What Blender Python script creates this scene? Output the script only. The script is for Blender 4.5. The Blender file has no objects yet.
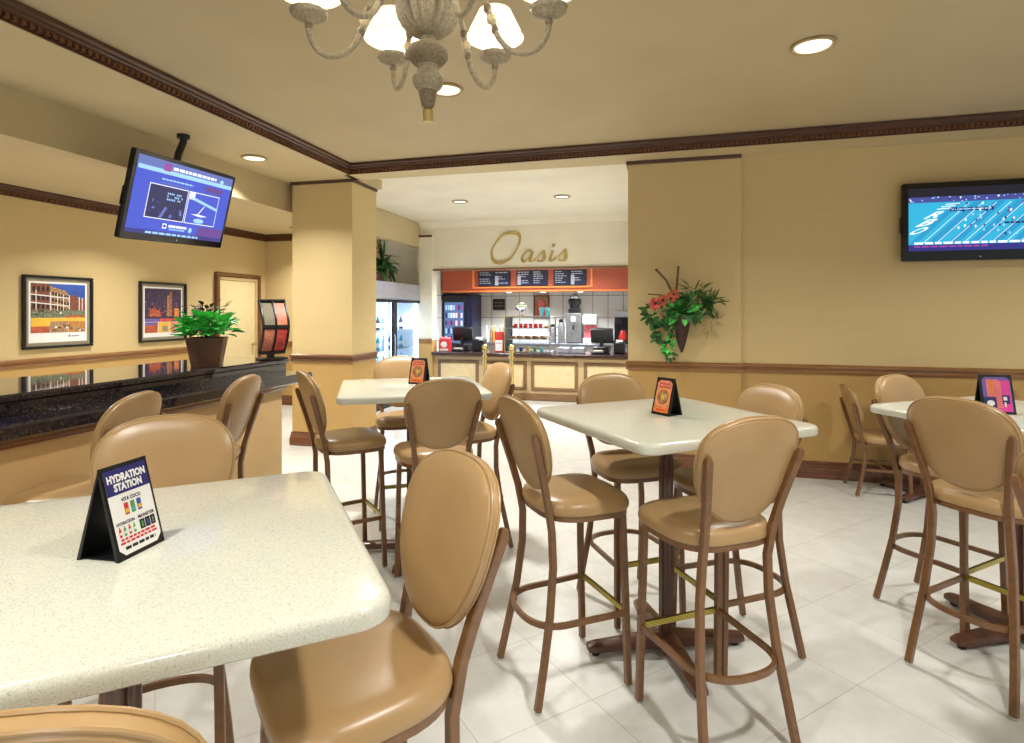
import bpy, bmesh, math, random
from mathutils import Vector, Matrix, Euler
R = math.radians
PI = math.pi
random.seed(7)
scene = bpy.context.scene
COL = scene.collection

# ------------------------------------------------------------------ camera
cam_d = bpy.data.cameras.new('camera')
cam_d.sensor_width = 36.0
cam_d.lens = 36.0 * 580.0 / 1024.0
cam_d.shift_y = -(371.5 - 311.0) / 1024.0
cam_d.clip_start = 0.05
cam = bpy.data.objects.new('camera', cam_d)
cam.location = (0, 0, 1.52)
cam.rotation_euler = (R(90), 0, R(13.85))
COL.objects.link(cam)
scene.camera = cam

# ------------------------------------------------------------------ world + exposure
world = bpy.data.worlds.new('hotel_ambience')
scene.world = world
world.use_nodes = True
bg = world.node_tree.nodes['Background']
bg.inputs[0].default_value = (0.97, 0.99, 1.0, 1)
bg.inputs[1].default_value = 0.56
scene.view_settings.view_transform = 'Standard'
scene.view_settings.look = 'None'
scene.view_settings.gamma = 1.0
scene.view_settings.use_curve_mapping = False
scene.view_settings.exposure = 0.0
DOWN_W = 21.0          # one ceiling downlight, watts
WARM = (1.0, 0.975, 0.925)
COOL = (0.86, 0.93, 1.0)

# ------------------------------------------------------------------ materials
def lin(c):
    out = []
    for v in c[:3]:
        v = v / 255.0
        out.append(v / 12.92 if v <= 0.04045 else ((v + 0.055) / 1.055) ** 2.4)
    return (out[0], out[1], out[2], 1.0)

class NT:
    def __init__(s, name):
        s.m = bpy.data.materials.new(name)
        s.m.use_nodes = True
        s.t = s.m.node_tree
        s.b = s.t.nodes['Principled BSDF']
    def n(s, typ, **kw):
        nd = s.t.nodes.new(typ)
        for k, v in kw.items():
            setattr(nd, k, v)
        return nd
    def l(s, a, b):
        s.t.links.new(a, b)
    def coord(s, scale=(1, 1, 1), rot=(0, 0, 0), loc=(0, 0, 0)):
        tc = s.n('ShaderNodeTexCoord')
        mp = s.n('ShaderNodeMapping')
        mp.inputs['Location'].default_value = loc
        mp.inputs['Rotation'].default_value = rot
        mp.inputs['Scale'].default_value = scale
        s.l(tc.outputs['Object'], mp.inputs['Vector'])
        return mp.outputs['Vector']
    def noise(s, vec, scale, detail=2, rough=.5):
        nz = s.n('ShaderNodeTexNoise')
        nz.inputs['Scale'].default_value = scale
        nz.inputs['Detail'].default_value = detail
        nz.inputs['Roughness'].default_value = rough
        s.l(vec, nz.inputs['Vector'])
        return nz.outputs['Fac']
    def ramp(s, fac, stops):
        r = s.n('ShaderNodeValToRGB')
        e = r.color_ramp.elements
        while len(e) < len(stops):
            e.new(0.5)
        for i, (p, c) in enumerate(stops):
            e[i].position = p
            e[i].color = lin(c)
        s.l(fac, r.inputs['Fac'])
        return r.outputs['Color']
    def mix(s, fac, a, b, mode='MIX'):
        mx = s.n('ShaderNodeMix', data_type='RGBA', blend_type=mode)
        for sock, v in ((mx.inputs[0], fac), (mx.inputs[6], a), (mx.inputs[7], b)):
            if hasattr(v, 'is_linked') or hasattr(v, 'links'):
                s.l(v, sock)
            else:
                sock.default_value = v
        return mx.outputs[2]
    def bump(s, h, strength, dist=.002):
        bp = s.n('ShaderNodeBump')
        bp.inputs['Strength'].default_value = strength
        bp.inputs['Distance'].default_value = dist
        s.l(h, bp.inputs['Height'])
        s.l(bp.outputs['Normal'], s.b.inputs['Normal'])
    def fin(s, rough=.5, metal=0, coat=0, spec=.5):
        s.b.inputs['Roughness'].default_value = rough
        s.b.inputs['Metallic'].default_value = metal
        s.b.inputs['Coat Weight'].default_value = coat
        s.b.inputs['Specular IOR Level'].default_value = spec
        return s.m

def plain(name, c, rough=.5, metal=0, var=.06, scale=14, coat=0, spec=.5, bump=0):
    """plain painted or moulded surface with a faint procedural mottle"""
    k = NT(name)
    v = k.coord()
    f = k.noise(v, scale, 3)
    lo = tuple(max(0, x * (1 - var)) for x in c)
    hi = tuple(min(255, x * (1 + var)) for x in c)
    k.l(k.ramp(f, [(.3, lo), (.7, hi)]), k.b.inputs['Base Color'])
    if bump:
        k.bump(k.noise(v, scale * 20, 2), bump)
    return k.fin(rough, metal, coat, spec)

def glow(name, c, strength):
    k = NT(name)
    k.b.inputs['Base Color'].default_value = (0.02, 0.02, 0.02, 1)
    k.b.inputs['Emission Color'].default_value = lin(c)
    k.b.inputs['Emission Strength'].default_value = strength
    return k.fin(.3)

def wallpaper(name, c, var=.013):
    k = NT(name)
    v1 = k.coord((3, 3, 160)); v2 = k.coord((220, 220, 4))
    a = k.noise(v1, 1.0, 2); b = k.noise(v2, 1.0, 2)
    mx = k.n('ShaderNodeMath', operation='ADD'); k.l(a, mx.inputs[0]); k.l(b, mx.inputs[1])
    hf = k.n('ShaderNodeMath', operation='MULTIPLY'); k.l(mx.outputs[0], hf.inputs[0]); hf.inputs[1].default_value = .5
    lo = tuple(x * (1 - var) for x in c); hi = tuple(min(255, x * (1 + var)) for x in c)
    k.l(k.ramp(hf.outputs[0], [(.35, lo), (.65, hi)]), k.b.inputs['Base Color'])
    k.bump(hf.outputs[0], .05, .001)
    return k.fin(.62, spec=.25)

def wood(name, dark, light, rough=.35, axis=(2, 2, 40), coat=.1):
    k = NT(name)
    f = k.noise(k.coord(axis), 2.2, 5, .6)
    k.l(k.ramp(f, [(.3, dark), (.7, light)]), k.b.inputs['Base Color'])
    return k.fin(rough, coat=coat)

def floor_mat():
    k = NT('cream_floor_tile')
    v = k.coord(rot=(0, 0, R(-45)), loc=(-2.418, -1.291, 0))
    br = k.n('ShaderNodeTexBrick', offset=0.0, squash=1.0)
    br.inputs['Scale'].default_value = 1.0
    br.inputs['Brick Width'].default_value = .488
    br.inputs['Row Height'].default_value = .488
    br.inputs['Mortar Size'].default_value = .0022
    br.inputs['Mortar Smooth'].default_value = .1
    br.inputs['Bias'].default_value = 0
    br.inputs['Color1'].default_value = lin((205, 206, 203))
    br.inputs['Color2'].default_value = lin((212, 213, 210))
    br.inputs['Mortar'].default_value = lin((186, 184, 178))
    k.l(v, br.inputs['Vector'])
    w = k.coord()
    f = k.noise(w, 8.0, 6, .7)
    tint = k.ramp(f, [(.30, (240, 238, 232)), (.66, (255, 254, 252))])
    k.l(k.mix(1.0, br.outputs['Color'], tint, 'MULTIPLY'), k.b.inputs['Base Color'])
    inv = k.n('ShaderNodeMath', operation='SUBTRACT'); inv.inputs[0].default_value = 1
    k.l(br.outputs['Fac'], inv.inputs[1])
    k.bump(inv.outputs[0], .35, .002)
    return k.fin(.24, spec=.45)

def kitchen_tile():
    k = NT('white_wall_tile')
    tc = k.n('ShaderNodeTexCoord')
    mp = k.n('ShaderNodeMapping'); mp.inputs['Rotation'].default_value = (R(-90), 0, 0)
    k.l(tc.outputs['Object'], mp.inputs['Vector'])
    br = k.n('ShaderNodeTexBrick', offset=0.0, squash=1.0)
    br.inputs['Scale'].default_value = 1.0
    br.inputs['Brick Width'].default_value = .31
    br.inputs['Row Height'].default_value = .46
    br.inputs['Mortar Size'].default_value = .006
    br.inputs['Color1'].default_value = lin((236, 236, 230))
    br.inputs['Color2'].default_value = lin((240, 240, 235))
    br.inputs['Mortar'].default_value = lin((120, 118, 110))
    k.l(mp.outputs[0], br.inputs['Vector'])
    k.l(br.outputs['Color'], k.b.inputs['Base Color'])
    return k.fin(.25)

def granite():
    k = NT('dark_polished_granite')
    v = k.coord()
    f = k.noise(v, 90, 4, .7)
    vo = k.n('ShaderNodeTexVoronoi'); vo.inputs['Scale'].default_value = 75
    k.l(v, vo.inputs['Vector'])
    base = k.ramp(f, [(.40, (13, 14, 24)), (.52, (26, 26, 40)), (.60, (70, 58, 54)), (.70, (104, 94, 92))])
    spk = k.ramp(vo.outputs['Distance'], [(.10, (90, 84, 88)), (.24, (18, 18, 28))])
    k.l(k.mix(.38, base, spk), k.b.inputs['Base Color'])
    return k.fin(.045, coat=.4, spec=.6)

def quartz():
    k = NT('speckled_cream_quartz')
    v = k.coord()
    f = k.noise(v, 330, 2, .6)
    g = k.noise(v, 170, 2, .6)
    base = k.ramp(f, [(.30, (168, 168, 154)), (.42, (198, 199, 186)), (.6, (205, 206, 194)), (.74, (216, 217, 208))])
    spk = k.ramp(g, [(.28, (168, 160, 138)), (.34, (235, 234, 226))])
    k.l(k.mix(.45, base, spk, 'MULTIPLY'), k.b.inputs['Base Color'])
    return k.fin(.16, coat=.15, spec=.5)

def leather():
    k = NT('tan_leather')
    v = k.coord()
    f = k.noise(v, 5, 3)
    k.l(k.ramp(f, [(.3, (160, 129, 86)), (.7, (171, 139, 95))]), k.b.inputs['Base Color'])
    k.bump(k.noise(v, 420, 2), .08, .0008)
    return k.fin(.33, spec=.5)

def ribbed_brass():
    k = NT('ribbed_brass')
    w = k.n('ShaderNodeTexWave', wave_type='BANDS', bands_direction='Z')
    w.inputs['Scale'].default_value = 55
    w.inputs['Distortion'].default_value = .4
    k.l(k.coord(), w.inputs['Vector'])
    k.l(k.ramp(w.outputs['Fac'], [(.2, (96, 84, 24)), (.55, (206, 190, 92))]), k.b.inputs['Base Color'])
    return k.fin(.32, metal=.75)

M = {
 'wall_up': wallpaper('beige_wallpaper', (208, 185, 135)),
 'wall_low': wallpaper('ochre_wallpaper', (186, 151, 93)),
 'cream': plain('cream_paint', (214, 200, 164), .6, var=.015),
 'ringtan': plain('tan_lamp_ring', (168, 146, 104), .5, var=.03),
 'menunavy': plain('menu_navy', (20, 24, 62), .4, var=.03),
 'worksteel': plain('work_steel', (128, 132, 140), .35, metal=.7, var=.05),
 'barfront': plain('tan_bar_front', (200, 166, 114), .55, var=.02, scale=3),
 'ceil': plain('ceiling_paint', (184, 166, 130), .65, var=.02, scale=2),
 'soffit': plain('soffit_paint', (196, 178, 138), .65, var=.02, scale=2),
 'alcove': plain('alcove_paint', (230, 223, 203), .6, var=.02, scale=2),
 'wood': wood('walnut_trim', (84, 50, 28), (124, 78, 46), .28),
 'wood_dark': wood('dark_crown_wood', (58, 34, 22), (92, 56, 36), .35),
 'wood_mid': wood('brown_rail_wood', (120, 80, 44), (158, 112, 66), .28),
 'floor': floor_mat(), 'ktile': kitchen_tile(), 'granite': granite(), 'quartz': quartz(), 'leather': leather(),
 'frame': plain('brown_painted_steel', (112, 77, 44), .32, var=.08, scale=30, coat=.15),
 'frame_d': plain('dark_brown_steel', (82, 50, 34), .32, var=.08, scale=30, coat=.15),
 'brassrib': ribbed_brass(),
 'brass': plain('polished_brass', (206, 182, 122), .22, metal=.9, var=.05),
 'gold': plain('brushed_gold', (196, 172, 108), .3, metal=.55, var=.08),
 'black': plain('black_plastic', (16, 16, 19), .35, var=.1),
 'gloss': plain('gloss_black_plastic', (10, 10, 13), .1, var=.1),
 'rubber': plain('black_rubber', (20, 18, 17), .7),
 'steel': plain('brushed_steel', (170, 172, 176), .3, metal=.85, var=.06),
 'chrome': plain('chrome', (205, 207, 210), .12, metal=1, var=.02),
 'antique': plain('antique_ivory_metal', (150, 138, 112), .5, var=.14, scale=110, bump=.3),
 'antique_d': plain('antique_bronze_metal', (118, 104, 80), .5, var=.16, scale=110, bump=.3),
 'antique_l': plain('antique_cream_bead', (204, 186, 144), .4, var=.1, scale=60),
 'white': plain('white_plastic', (232, 232, 228), .4, var=.02),
 'paper': plain('white_paper', (238, 238, 236), .6, var=.01),
 'door': plain('cream_door_paint', (222, 206, 160), .45, var=.02),
 'pot': plain('brown_planter', (104, 74, 54), .45, var=.14, scale=8),
 'soil': plain('potting_soil', (40, 28, 20), .9, var=.3, scale=80),
 'leaf': plain('bright_green_leaf', (84, 196, 88), .45, var=.3, scale=18),
 'leaf2': plain('deep_green_leaf', (38, 92, 40), .5, var=.35, scale=18),
 'leaf3': plain('olive_leaf', (92, 104, 52), .55, var=.3, scale=18),
 'leafd': plain('maroon_leaf', (66, 34, 30), .5, var=.3, scale=18),
 'twig': plain('brown_twig', (96, 74, 44), .8, var=.2, scale=50),
 'vine': plain('pale_vine', (160, 140, 84), .7, var=.2, scale=50),
 'basket': plain('dark_wicker', (62, 42, 36), .7, var=.35, scale=90, bump=.6),
 'flower': plain('orange_flower', (176, 86, 58), .6, var=.2, scale=30),
 'flower_r': plain('red_flower', (200, 72, 66), .6, var=.2, scale=30),
 'red': plain('red_print', (208, 44, 48), .45, var=.04),
 'pink': plain('pink_print', (232, 120, 130), .45, var=.05),
 'navy': plain('navy_print', (40, 42, 110), .4, var=.03),
 'orange': plain('orange_print', (226, 128, 62), .45, var=.12, scale=60),
 'orange2': plain('salmon_print', (224, 140, 110), .45, var=.12, scale=60),
 'yellow': plain('yellow_print', (232, 186, 70), .45, var=.05),
 'cyan': plain('teal_print', (90, 178, 186), .45, var=.06),
 'green': plain('green_print', (90, 160, 80), .45, var=.06),
 'violet': plain('violet_print', (112, 92, 168), .4, var=.06),
 'magenta': plain('magenta_print', (226, 66, 160), .4, var=.06),
 'ink': plain('black_ink', (24, 24, 30), .5, var=.03),
 'matgrey': plain('grey_mat_board', (150, 140, 118), .6, var=.03),
 'brick': plain('brick_print', (122, 72, 54), .5, var=.25, scale=60),
 'sky': plain('blue_sky_print', (52, 84, 170), .5, var=.1, scale=8),
 'night': plain('night_sky_print', (58, 44, 74), .5, var=.25, scale=20),
 'shrub': plain('shrub_print', (98, 104, 84), .5, var=.5, scale=90),
 'amber': plain('amber_print', (156, 122, 88), .5, var=.35, scale=60),
 'redwood': wood('red_orange_fascia', (160, 72, 48), (178, 88, 62), .35, axis=(4, 4, 30)),
 'panelc': plain('panel_cream', (218, 196, 150), .5, var=.03),
 'stile': wood('taupe_panel_frame', (186, 160, 118), (202, 178, 134), .4),
 'bevel': wood('brown_panel_bead', (112, 82, 54), (140, 106, 72), .4),
 'counter': plain('dark_worktop', (52, 34, 34), .2, var=.2, scale=60),
 'bun': plain('baked_pastry', (176, 122, 66), .6, var=.25, scale=60),
 'fruitg': plain('green_pear_skin', (128, 140, 84), .45, var=.15, scale=30),
 'silverpaint': plain('silver_panel', (176, 182, 196), .35, metal=.4, var=.04),
 'jug': plain('red_jug_plastic', (182, 40, 40), .3, var=.06),
}
def glass_mat():
    k = NT('clear_glass')
    k.b.inputs['Base Color'].default_value = (.93, .97, 1, 1)
    k.b.inputs['Transmission Weight'].default_value = 1
    k.b.inputs['IOR'].default_value = 1.05
    return k.fin(.02, spec=.5)
M['glass'] = glass_mat()
def shade_mat():
    k = NT('lit_lampshade')
    k.b.inputs['Base Color'].default_value = lin((250, 246, 235))
    k.b.inputs['Emission Color'].default_value = lin((255, 244, 222))
    k.b.inputs['Emission Strength'].default_value = 1.0
    return k.fin(.7)
M['shade'] = shade_mat()
M['bulb'] = glow('lit_bulb', (255, 236, 200), 14)
M['lens'] = glow('lit_downlight_lens', (255, 240, 212), 1.6)
M['lens_k'] = glow('lit_kitchen_lens', (255, 246, 230), 4)
M['coolglow'] = glow('lit_fridge_back', (150, 198, 255), 3.2)
M['tube'] = glow('lit_fridge_tube', (214, 236, 255), 5)

def scr(name, c, s=1.0):
    return glow('screen_' + name, c, s * 1.35)
SC = {
 'blue': scr('blue', (56, 78, 196), .9), 'dblue': scr('dark_blue', (36, 36, 122), .9), 'lblue': scr('pale_blue', (150, 196, 238), 1.0),
 'white': scr('white', (236, 240, 255), 1.0), 'teal': scr('teal', (36, 166, 204), .95), 'teal2': scr('deep_teal', (28, 142, 190), .95),
 'purple': scr('purple', (98, 58, 140), .9), 'black': scr('near_black', (14, 14, 40), .6), 'grey': scr('blue_grey', (92, 110, 178), .9),
 'crowd': scr('crowd', (64, 74, 150), .8), 'mag': scr('magenta', (150, 60, 150), .9), 'navy': scr('navy', (22, 26, 84), .8),
 'cola': scr('cola_front', (110, 150, 216), .45),
}

# ------------------------------------------------------------------ mesh helpers
class MB:
    def __init__(s):
        s.bm = bmesh.new()
        s.mats = []
    def mi(s, m):
        if m not in s.mats:
            s.mats.append(m)
        return s.mats.index(m)
    def face(s, vs, m):
        try:
            f = s.bm.faces.new(vs)
        except ValueError:
            return None
        f.material_index = s.mi(m)
        return f
    def poly(s, pts, m):
        return s.face([s.bm.verts.new(p) for p in pts], m)
    def loft(s, rings, m, cap0=True, cap1=True, closed=True):
        V = [[s.bm.verts.new(p) for p in r] for r in rings]
        n = len(V[0])
        for a, b in zip(V, V[1:]):
            for i in range(n if closed else n - 1):
                j = (i + 1) % n
                s.face([a[i], a[j], b[j], b[i]], m)
        if cap0:
            s.face(list(reversed(V[0])), m)
        if cap1:
            s.face(V[-1], m)
    def box(s, c, size, m, rot=None, bevel=0.0):
        hx, hy, hz = size[0] / 2, size[1] / 2, size[2] / 2
        mat = (Euler(rot).to_matrix() if rot else Matrix.Identity(3))
        c = Vector(c)
        if bevel <= 0:
            r = [[(-hx, -hy), (hx, -hy), (hx, hy), (-hx, hy)]]
            rings = [[c + mat @ Vector((x, y, z)) for x, y in r[0]] for z in (-hz, hz)]
        else:
            b = min(bevel, hx * .9, hy * .9, hz * .9)
            def rr(i):
                x, y = hx - i, hy - i
                q = b * .5
                return [(-x + q, -y), (x - q, -y), (x, -y + q), (x, y - q), (x - q, y), (-x + q, y), (-x, y - q), (-x, -y + q)]
            rings = [[c + mat @ Vector((x, y, z)) for x, y in rr(i)] for i, z in ((b, -hz), (0, -hz + b), (0, hz - b), (b, hz))]
        s.loft(rings, m)
    def sweep(s, pts, section, m, ref=None, closed=False, caps=True, scale=None):
        pts = [Vector(p) for p in pts]
        n = len(pts)
        rings = []
        prev = None
        for i, p in enumerate(pts):
            if closed:
                t = pts[(i + 1) % n] - pts[(i - 1) % n]
            else:
                t = pts[min(i + 1, n - 1)] - pts[max(i - 1, 0)]
            t.normalize()
            if ref is not None:
                a = Vector(ref).cross(t)
                if a.length < 1e-4:
                    a = Vector((1, 0, 0))
                a.normalize()
            else:
                if prev is None:
                    a = t.orthogonal().normalized()
                else:
                    a = (prev - t * prev.dot(t)).normalized()
                prev = a
            b = t.cross(a)
            k = scale[i] if scale else 1
            rings.append([p + a * (x * k) + b * (y * k) for x, y in section])
        if closed:
            rings.append(rings[0])
            s.loft(rings, m, False, False)
        else:
            s.loft(rings, m, caps, caps)
    def tube(s, pts, r, m, sides=10, **kw):
        s.sweep(pts, [(r * math.cos(2 * PI * i / sides), r * math.sin(2 * PI * i / sides)) for i in range(sides)], m, **kw)
    def lathe(s, prof, m, c=(0, 0, 0), seg=24, flute=0, fl_n=12):
        c = Vector(c)
        rings = []
        for r, z in prof:
            r = max(r, .0005)
            rings.append([c + Vector((r * (1 + flute * math.cos(fl_n * 2 * PI * i / seg)) * math.cos(2 * PI * i / seg),
                                      r * (1 + flute * math.cos(fl_n * 2 * PI * i / seg)) * math.sin(2 * PI * i / seg), z)) for i in range(seg)])
        s.loft(rings, m)
    def ball(s, c, r, m, sz=(1, 1, 1), seg=12):
        prof = [(r * math.sin(PI * i / 8), -r * math.cos(PI * i / 8)) for i in range(9)]
        c = Vector(c)
        rings = [[c + Vector((max(rr, .0004) * math.cos(2 * PI * j / seg) * sz[0], max(rr, .0004) * math.sin(2 * PI * j / seg) * sz[1], z * sz[2])) for j in range(seg)] for rr, z in prof]
        s.loft(rings, m)
    def rect(s, mat, x0, y0, x1, y1, m, off=0.0):
        """flat printed rectangle in the plane of mat (x right, y up, z out)"""
        s.poly([mat @ Vector(p) for p in ((x0, y0, off), (x1, y0, off), (x1, y1, off), (x0, y1, off))], m)
    def shape(s, mat, pts, m, off=0.0):
        s.poly([mat @ Vector((x, y, off)) for x, y in pts], m)
    def text(s, mat, string, x, y, h, m, off=0.0, width=None, align='CENTER', extrude=0.0, shear=0.0, bold=0.0):
        cu = bpy.data.curves.new('txt', 'FONT')
        cu.body = string
        cu.align_x = align
        cu.size = 1.0
        cu.resolution_u = 2
        cu.shear = shear
        cu.offset = bold
        cu.extrude = extrude
        o = bpy.data.objects.new('txt', cu)
        COL.objects.link(o)
        dg = bpy.context.evaluated_depsgraph_get()
        me = bpy.data.meshes.new_from_object(o.evaluated_get(dg))
        xs = [v.co.x for v in me.vertices] or [0, 1]
        k = h / .72
        kx = k if width is None else width / max(1e-5, (max(xs) - min(xs)))
        vs = [s.bm.verts.new(mat @ Vector((x + v.co.x * kx, y + v.co.y * k, off + v.co.z))) for v in me.vertices]
        for p in me.polygons:
            s.face([vs[i] for i in p.vertices], m)
        bpy.data.objects.remove(o)
        bpy.data.curves.remove(cu)
        bpy.data.meshes.remove(me)
    def build(s, name, parent=None, angle=35, loc=None, rotz=0):
        me = bpy.data.meshes.new(name)
        bmesh.ops.recalc_face_normals(s.bm, faces=s.bm.faces) if not getattr(s, 'keep', False) else None
        s.bm.to_mesh(me)
        s.bm.free()
        for m in s.mats:
            me.materials.append(m)
        for p in me.polygons:
            p.use_smooth = True
        me.set_sharp_from_angle(angle=R(angle))
        o = bpy.data.objects.new(name, me)
        COL.objects.link(o)
        if parent:
            o.parent = parent
        if loc:
            o.location = loc
        o.rotation_euler.z = rotz
        return o

def flat():
    b = MB(); b.keep = True
    return b

def tag(o, label=None, cat=None, group=None, kind=None):
    if label: o['label'] = label
    if cat: o['category'] = cat
    if group: o['group'] = group
    if kind: o['kind'] = kind
    return o

def thing(name, label, cat, loc=(0, 0, 0), rotz=0, group=None, kind=None):
    o = bpy.data.objects.new(name, None)
    o.empty_display_size = .1
    COL.objects.link(o)
    o.location = loc
    o.rotation_euler = (0, 0, rotz)
    return tag(o, label, cat, group, kind)

def copy_tree(o, parent=None):
    c = o.copy()
    COL.objects.link(c)
    if parent:
        c.parent = parent
    for ch in list(o.children):
        copy_tree(ch, c)
    return c

def struct(name, mb, **kw):
    return tag(mb.build(name, **kw), kind='structure')

def rrect(w, d, r, n=6, inset=0.0):
    w, d, r = w / 2 - inset, d / 2 - inset, max(r - inset, .002)
    out = []
    for cx, cy, a0 in ((w - r, d - r, 0), (-w + r, d - r, 90), (-w + r, -d + r, 180), (w - r, -d + r, 270)):
        for i in range(n + 1):
            a = R(a0 + 90 * i / n)
            out.append((cx + r * math.cos(a), cy + r * math.sin(a)))
    return out

def spow(v, p):
    return math.copysign(abs(v) ** p, v)

def frame3(o, x, y):
    """4x4 with origin o, x axis, y axis, z = out"""
    x = Vector(x).normalized(); y = Vector(y).normalized(); z = x.cross(y)
    m = Matrix.Identity(4)
    for i in range(3):
        m[i][0], m[i][1], m[i][2], m[i][3] = x[i], y[i], z[i], o[i]
    return m

# ================================================================== SETTING
ZL, ZU = 2.98, 3.09           # lower and raised ceiling
SL = -.0213                   # slant of the back walls against the room axis
ROT = math.atan(SL)
def kp(u, s, z):              # point on / behind the serving wall
    return (-2.148 + u * math.cos(ROT) - s * math.sin(ROT), 9.636 + u * math.sin(ROT) + s * math.cos(ROT), z)

b = MB()
b.poly([(-7, -2.5, 0), (6, -2.5, 0), (6, 13, 0), (-7, 13, 0)], M['floor'])
struct('floor', b)

# ceiling: raised tray, lower rim and the alcove
def crown_y(x): return 5.62 - .035 * (x + 3.19)
b = MB()
b.box((1.4, 1.5, ZU + .05), (9.3, 8.6, .1), M['ceil'])
struct('ceiling', b)
b = MB()   # lower rim on the left, up to the drop
b.box(((-4.08 - 3.19) / 2, 1.9, ZL + .09), (.89, 9.0, .18), M['soffit'])
struct('ceiling_left_rim', b)
b = MB()   # lower rim / beam along the back
P0, P1 = (-3.25, crown_y(-3.25)), (5.6, crown_y(5.6))
lo = [(P0[0], P0[1]), (P1[0], P1[1]), (P1[0], 6.1), (.7, 6.1), (.7, 5.86), (P0[0], 5.88)]
b.loft([[(x, y, z) for x, y in lo] for z in (ZL, ZU + .05)], M['soffit'])
b.box((-3.625, 6.13, ZL + .07), (.75, .48, .138), M['soffit'])
struct('ceiling_back_rim', b)
b = MB()
b.box((-1.7, 7.8, ZU + .03), (5.2, 4.0, .06), M['alcove'])
struct('ceiling_alcove', b)
b = MB()   # drop face above the bar, running back over the coolers
b.box((-4.155, 3.9, (2.66 + ZL + .1) / 2), (.15, 12.8, ZL + .1 - 2.66), M['soffit'])
struct('beam_left', b)
b = MB()
b.box((-5.6, 3.5, 2.79), (2.8, 12.0, .06), M['soffit'])
struct('ceiling_corridor', b)

# walls
def wall_strip(name, p0, p1, z_split, z_top, thick, out):
    """papered wall: ochre below the rail, beige above; thickness goes towards out"""
    b = MB()
    p0 = Vector((p0[0], p0[1], 0)); p1 = Vector((p1[0], p1[1], 0)); o = Vector((out[0], out[1], 0)) * thick
    for z0, z1, m in ((0, z_split, M['wall_low']), (z_split, z_top, M['wall_up'])):
        b.loft([[q + Vector((0, 0, z)) for q in (p0, p1, p1 + o, p0 + o)] for z in (z0, z1)], m)
    return struct(name, b)
def wy(x): return 5.80 + SL * (x - .78)
wall_strip('wall_back', (.70, wy(.70)), (5.6, wy(5.6)), 1.0, 3.0, .15, (0, 1))
wall_strip('wall_left', (-6.2, -2.4), (-6.2, 8.4), 1.0, 2.8, .15, (-1, 0))
wall_strip('wall_end', (-6.3, 8.26), (-4.95, 8.24), 1.0, 2.8, .12, (0, 1))
wall_strip('wall_cooler', (-4.95, 8.2), (-4.95, 10.1), 1.0, 3.0, .12, (-1, 0))
b = MB(); b.box((-4.55, 9.93, 1.55), (1.1, .12, 3.1), M['alcove']); struct('wall_alcove_end', b)
# free-standing pillar and the pilaster
def pillar(name, x0, x1, y0, y1, top, side=None):
    b = MB()
    for z0, z1, m in ((0, 1.0, M['wall_low']), (1.0, top, M['wall_up'])):
        b.box(((x0 + x1) / 2, (y0 + y1) / 2, (z0 + z1) / 2), (x1 - x0, y1 - y0, z1 - z0), m)
    return struct(name, b)
pillar('pillar', -4.0, -3.25, 5.80, 6.37, ZL)
b = MB()
for z0, z1, m in ((0, 1.0, M['wall_low']), (1.0, ZL, M['wall_up'])):
    b.loft([[(x, y, z) for x, y in ((-.256, 5.78), (.78, 5.758), (.78, 6.05), (-.256, 6.08))] for z in (z0, z1)], m)
struct('pilaster', b)
b = MB()
b.box((-.2, 7.9, 1.55), (.12, 3.7, 3.1), M['alcove'])
struct('wall_alcove_right', b)

# mouldings: swept profiles.  prof = (out, up)
def mould(name, path, prof, m, out_side=1, dent=None, ends=True):
    b = MB()
    pts = [Vector(p) for p in path]
    rings = []
    for i, p in enumerate(pts):
        d0 = (pts[i] - pts[i - 1]).normalized() if i > 0 else None
        d1 = (pts[i + 1] - pts[i]).normalized() if i < len(pts) - 1 else None
        n0 = Vector((d0.y, -d0.x, 0)) * out_side if d0 else None
        n1 = Vector((d1.y, -d1.x, 0)) * out_side if d1 else None
        if n0 and n1:
            n = (n0 + n1); n = n / max(.2, n.length_squared / 2)
        else:
            n = n0 or n1
        rings.append([p + n * o + Vector((0, 0, u)) for o, u in prof])
    b.loft(rings, m)
    if dent:
        step, sz, o0, u0 = dent
        for a, c in zip(pts, pts[1:]):
            d = (c - a); L = d.length; d.normalize(); n = Vector((d.y, -d.x, 0)) * out_side
            k = int(L / step)
            ang = math.atan2(d.y, d.x)
            for j in range(k):
                q = a + d * (step * (j + .5)) + n * o0 + Vector((0, 0, u0))
                b.box(q, (step * .55, sz, sz * 1.15), M['wood'], rot=(0, 0, ang))
    return struct(name, b)
RAIL = [(0, -.04), (.014, -.04), (.02, -.030), (.02, -.018), (.010, -.012), (.012, .004), (.024, .010), (.026, .026), (.016, .034), (.010, .042), (0, .042)]
BASE = [(0, 0), (.022, 0), (.022, .085), (.016, .095), (.018, .11), (.010, .125), (.012, .14), (.004, .155), (0, .155)]
CROWN = [(0, 0), (.012, 0), (.012, .018), (.022, .020), (.022, .034), (.034, .040), (.034, .052), (.046, .060), (.048, .074), (.062, .084), (.064, .106), (0, .106)]
THIN = [(0, 0), (.014, 0), (.018, .012), (.018, .034), (0, .034)]
mould('trim_1', [(-3.19, -2.4, ZL), (-3.19, crown_y(-3.19), ZL), (5.6, crown_y(5.6), ZL)], CROWN, M['wood_dark'], 1, (.040, .022, .024, .026))
mould('trim_2', [(-6.2, -2.4, 2.655), (-6.2, 8.255, 2.655), (-4.9, 8.24, 2.655)], [(o, u) for o, u in CROWN], M['wood_dark'], 1, (.06, .022, .024, .026))
mould('trim_3', [(-6.2, -2.4, .99), (-6.2, 7.12, .99)], RAIL, M['wood_mid'], 1)
mould('trim_4', [(-6.2, 8.08, .99), (-6.2, 8.255, .99), (-4.95, 8.24, .99)], RAIL, M['wood_mid'], 1)
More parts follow.
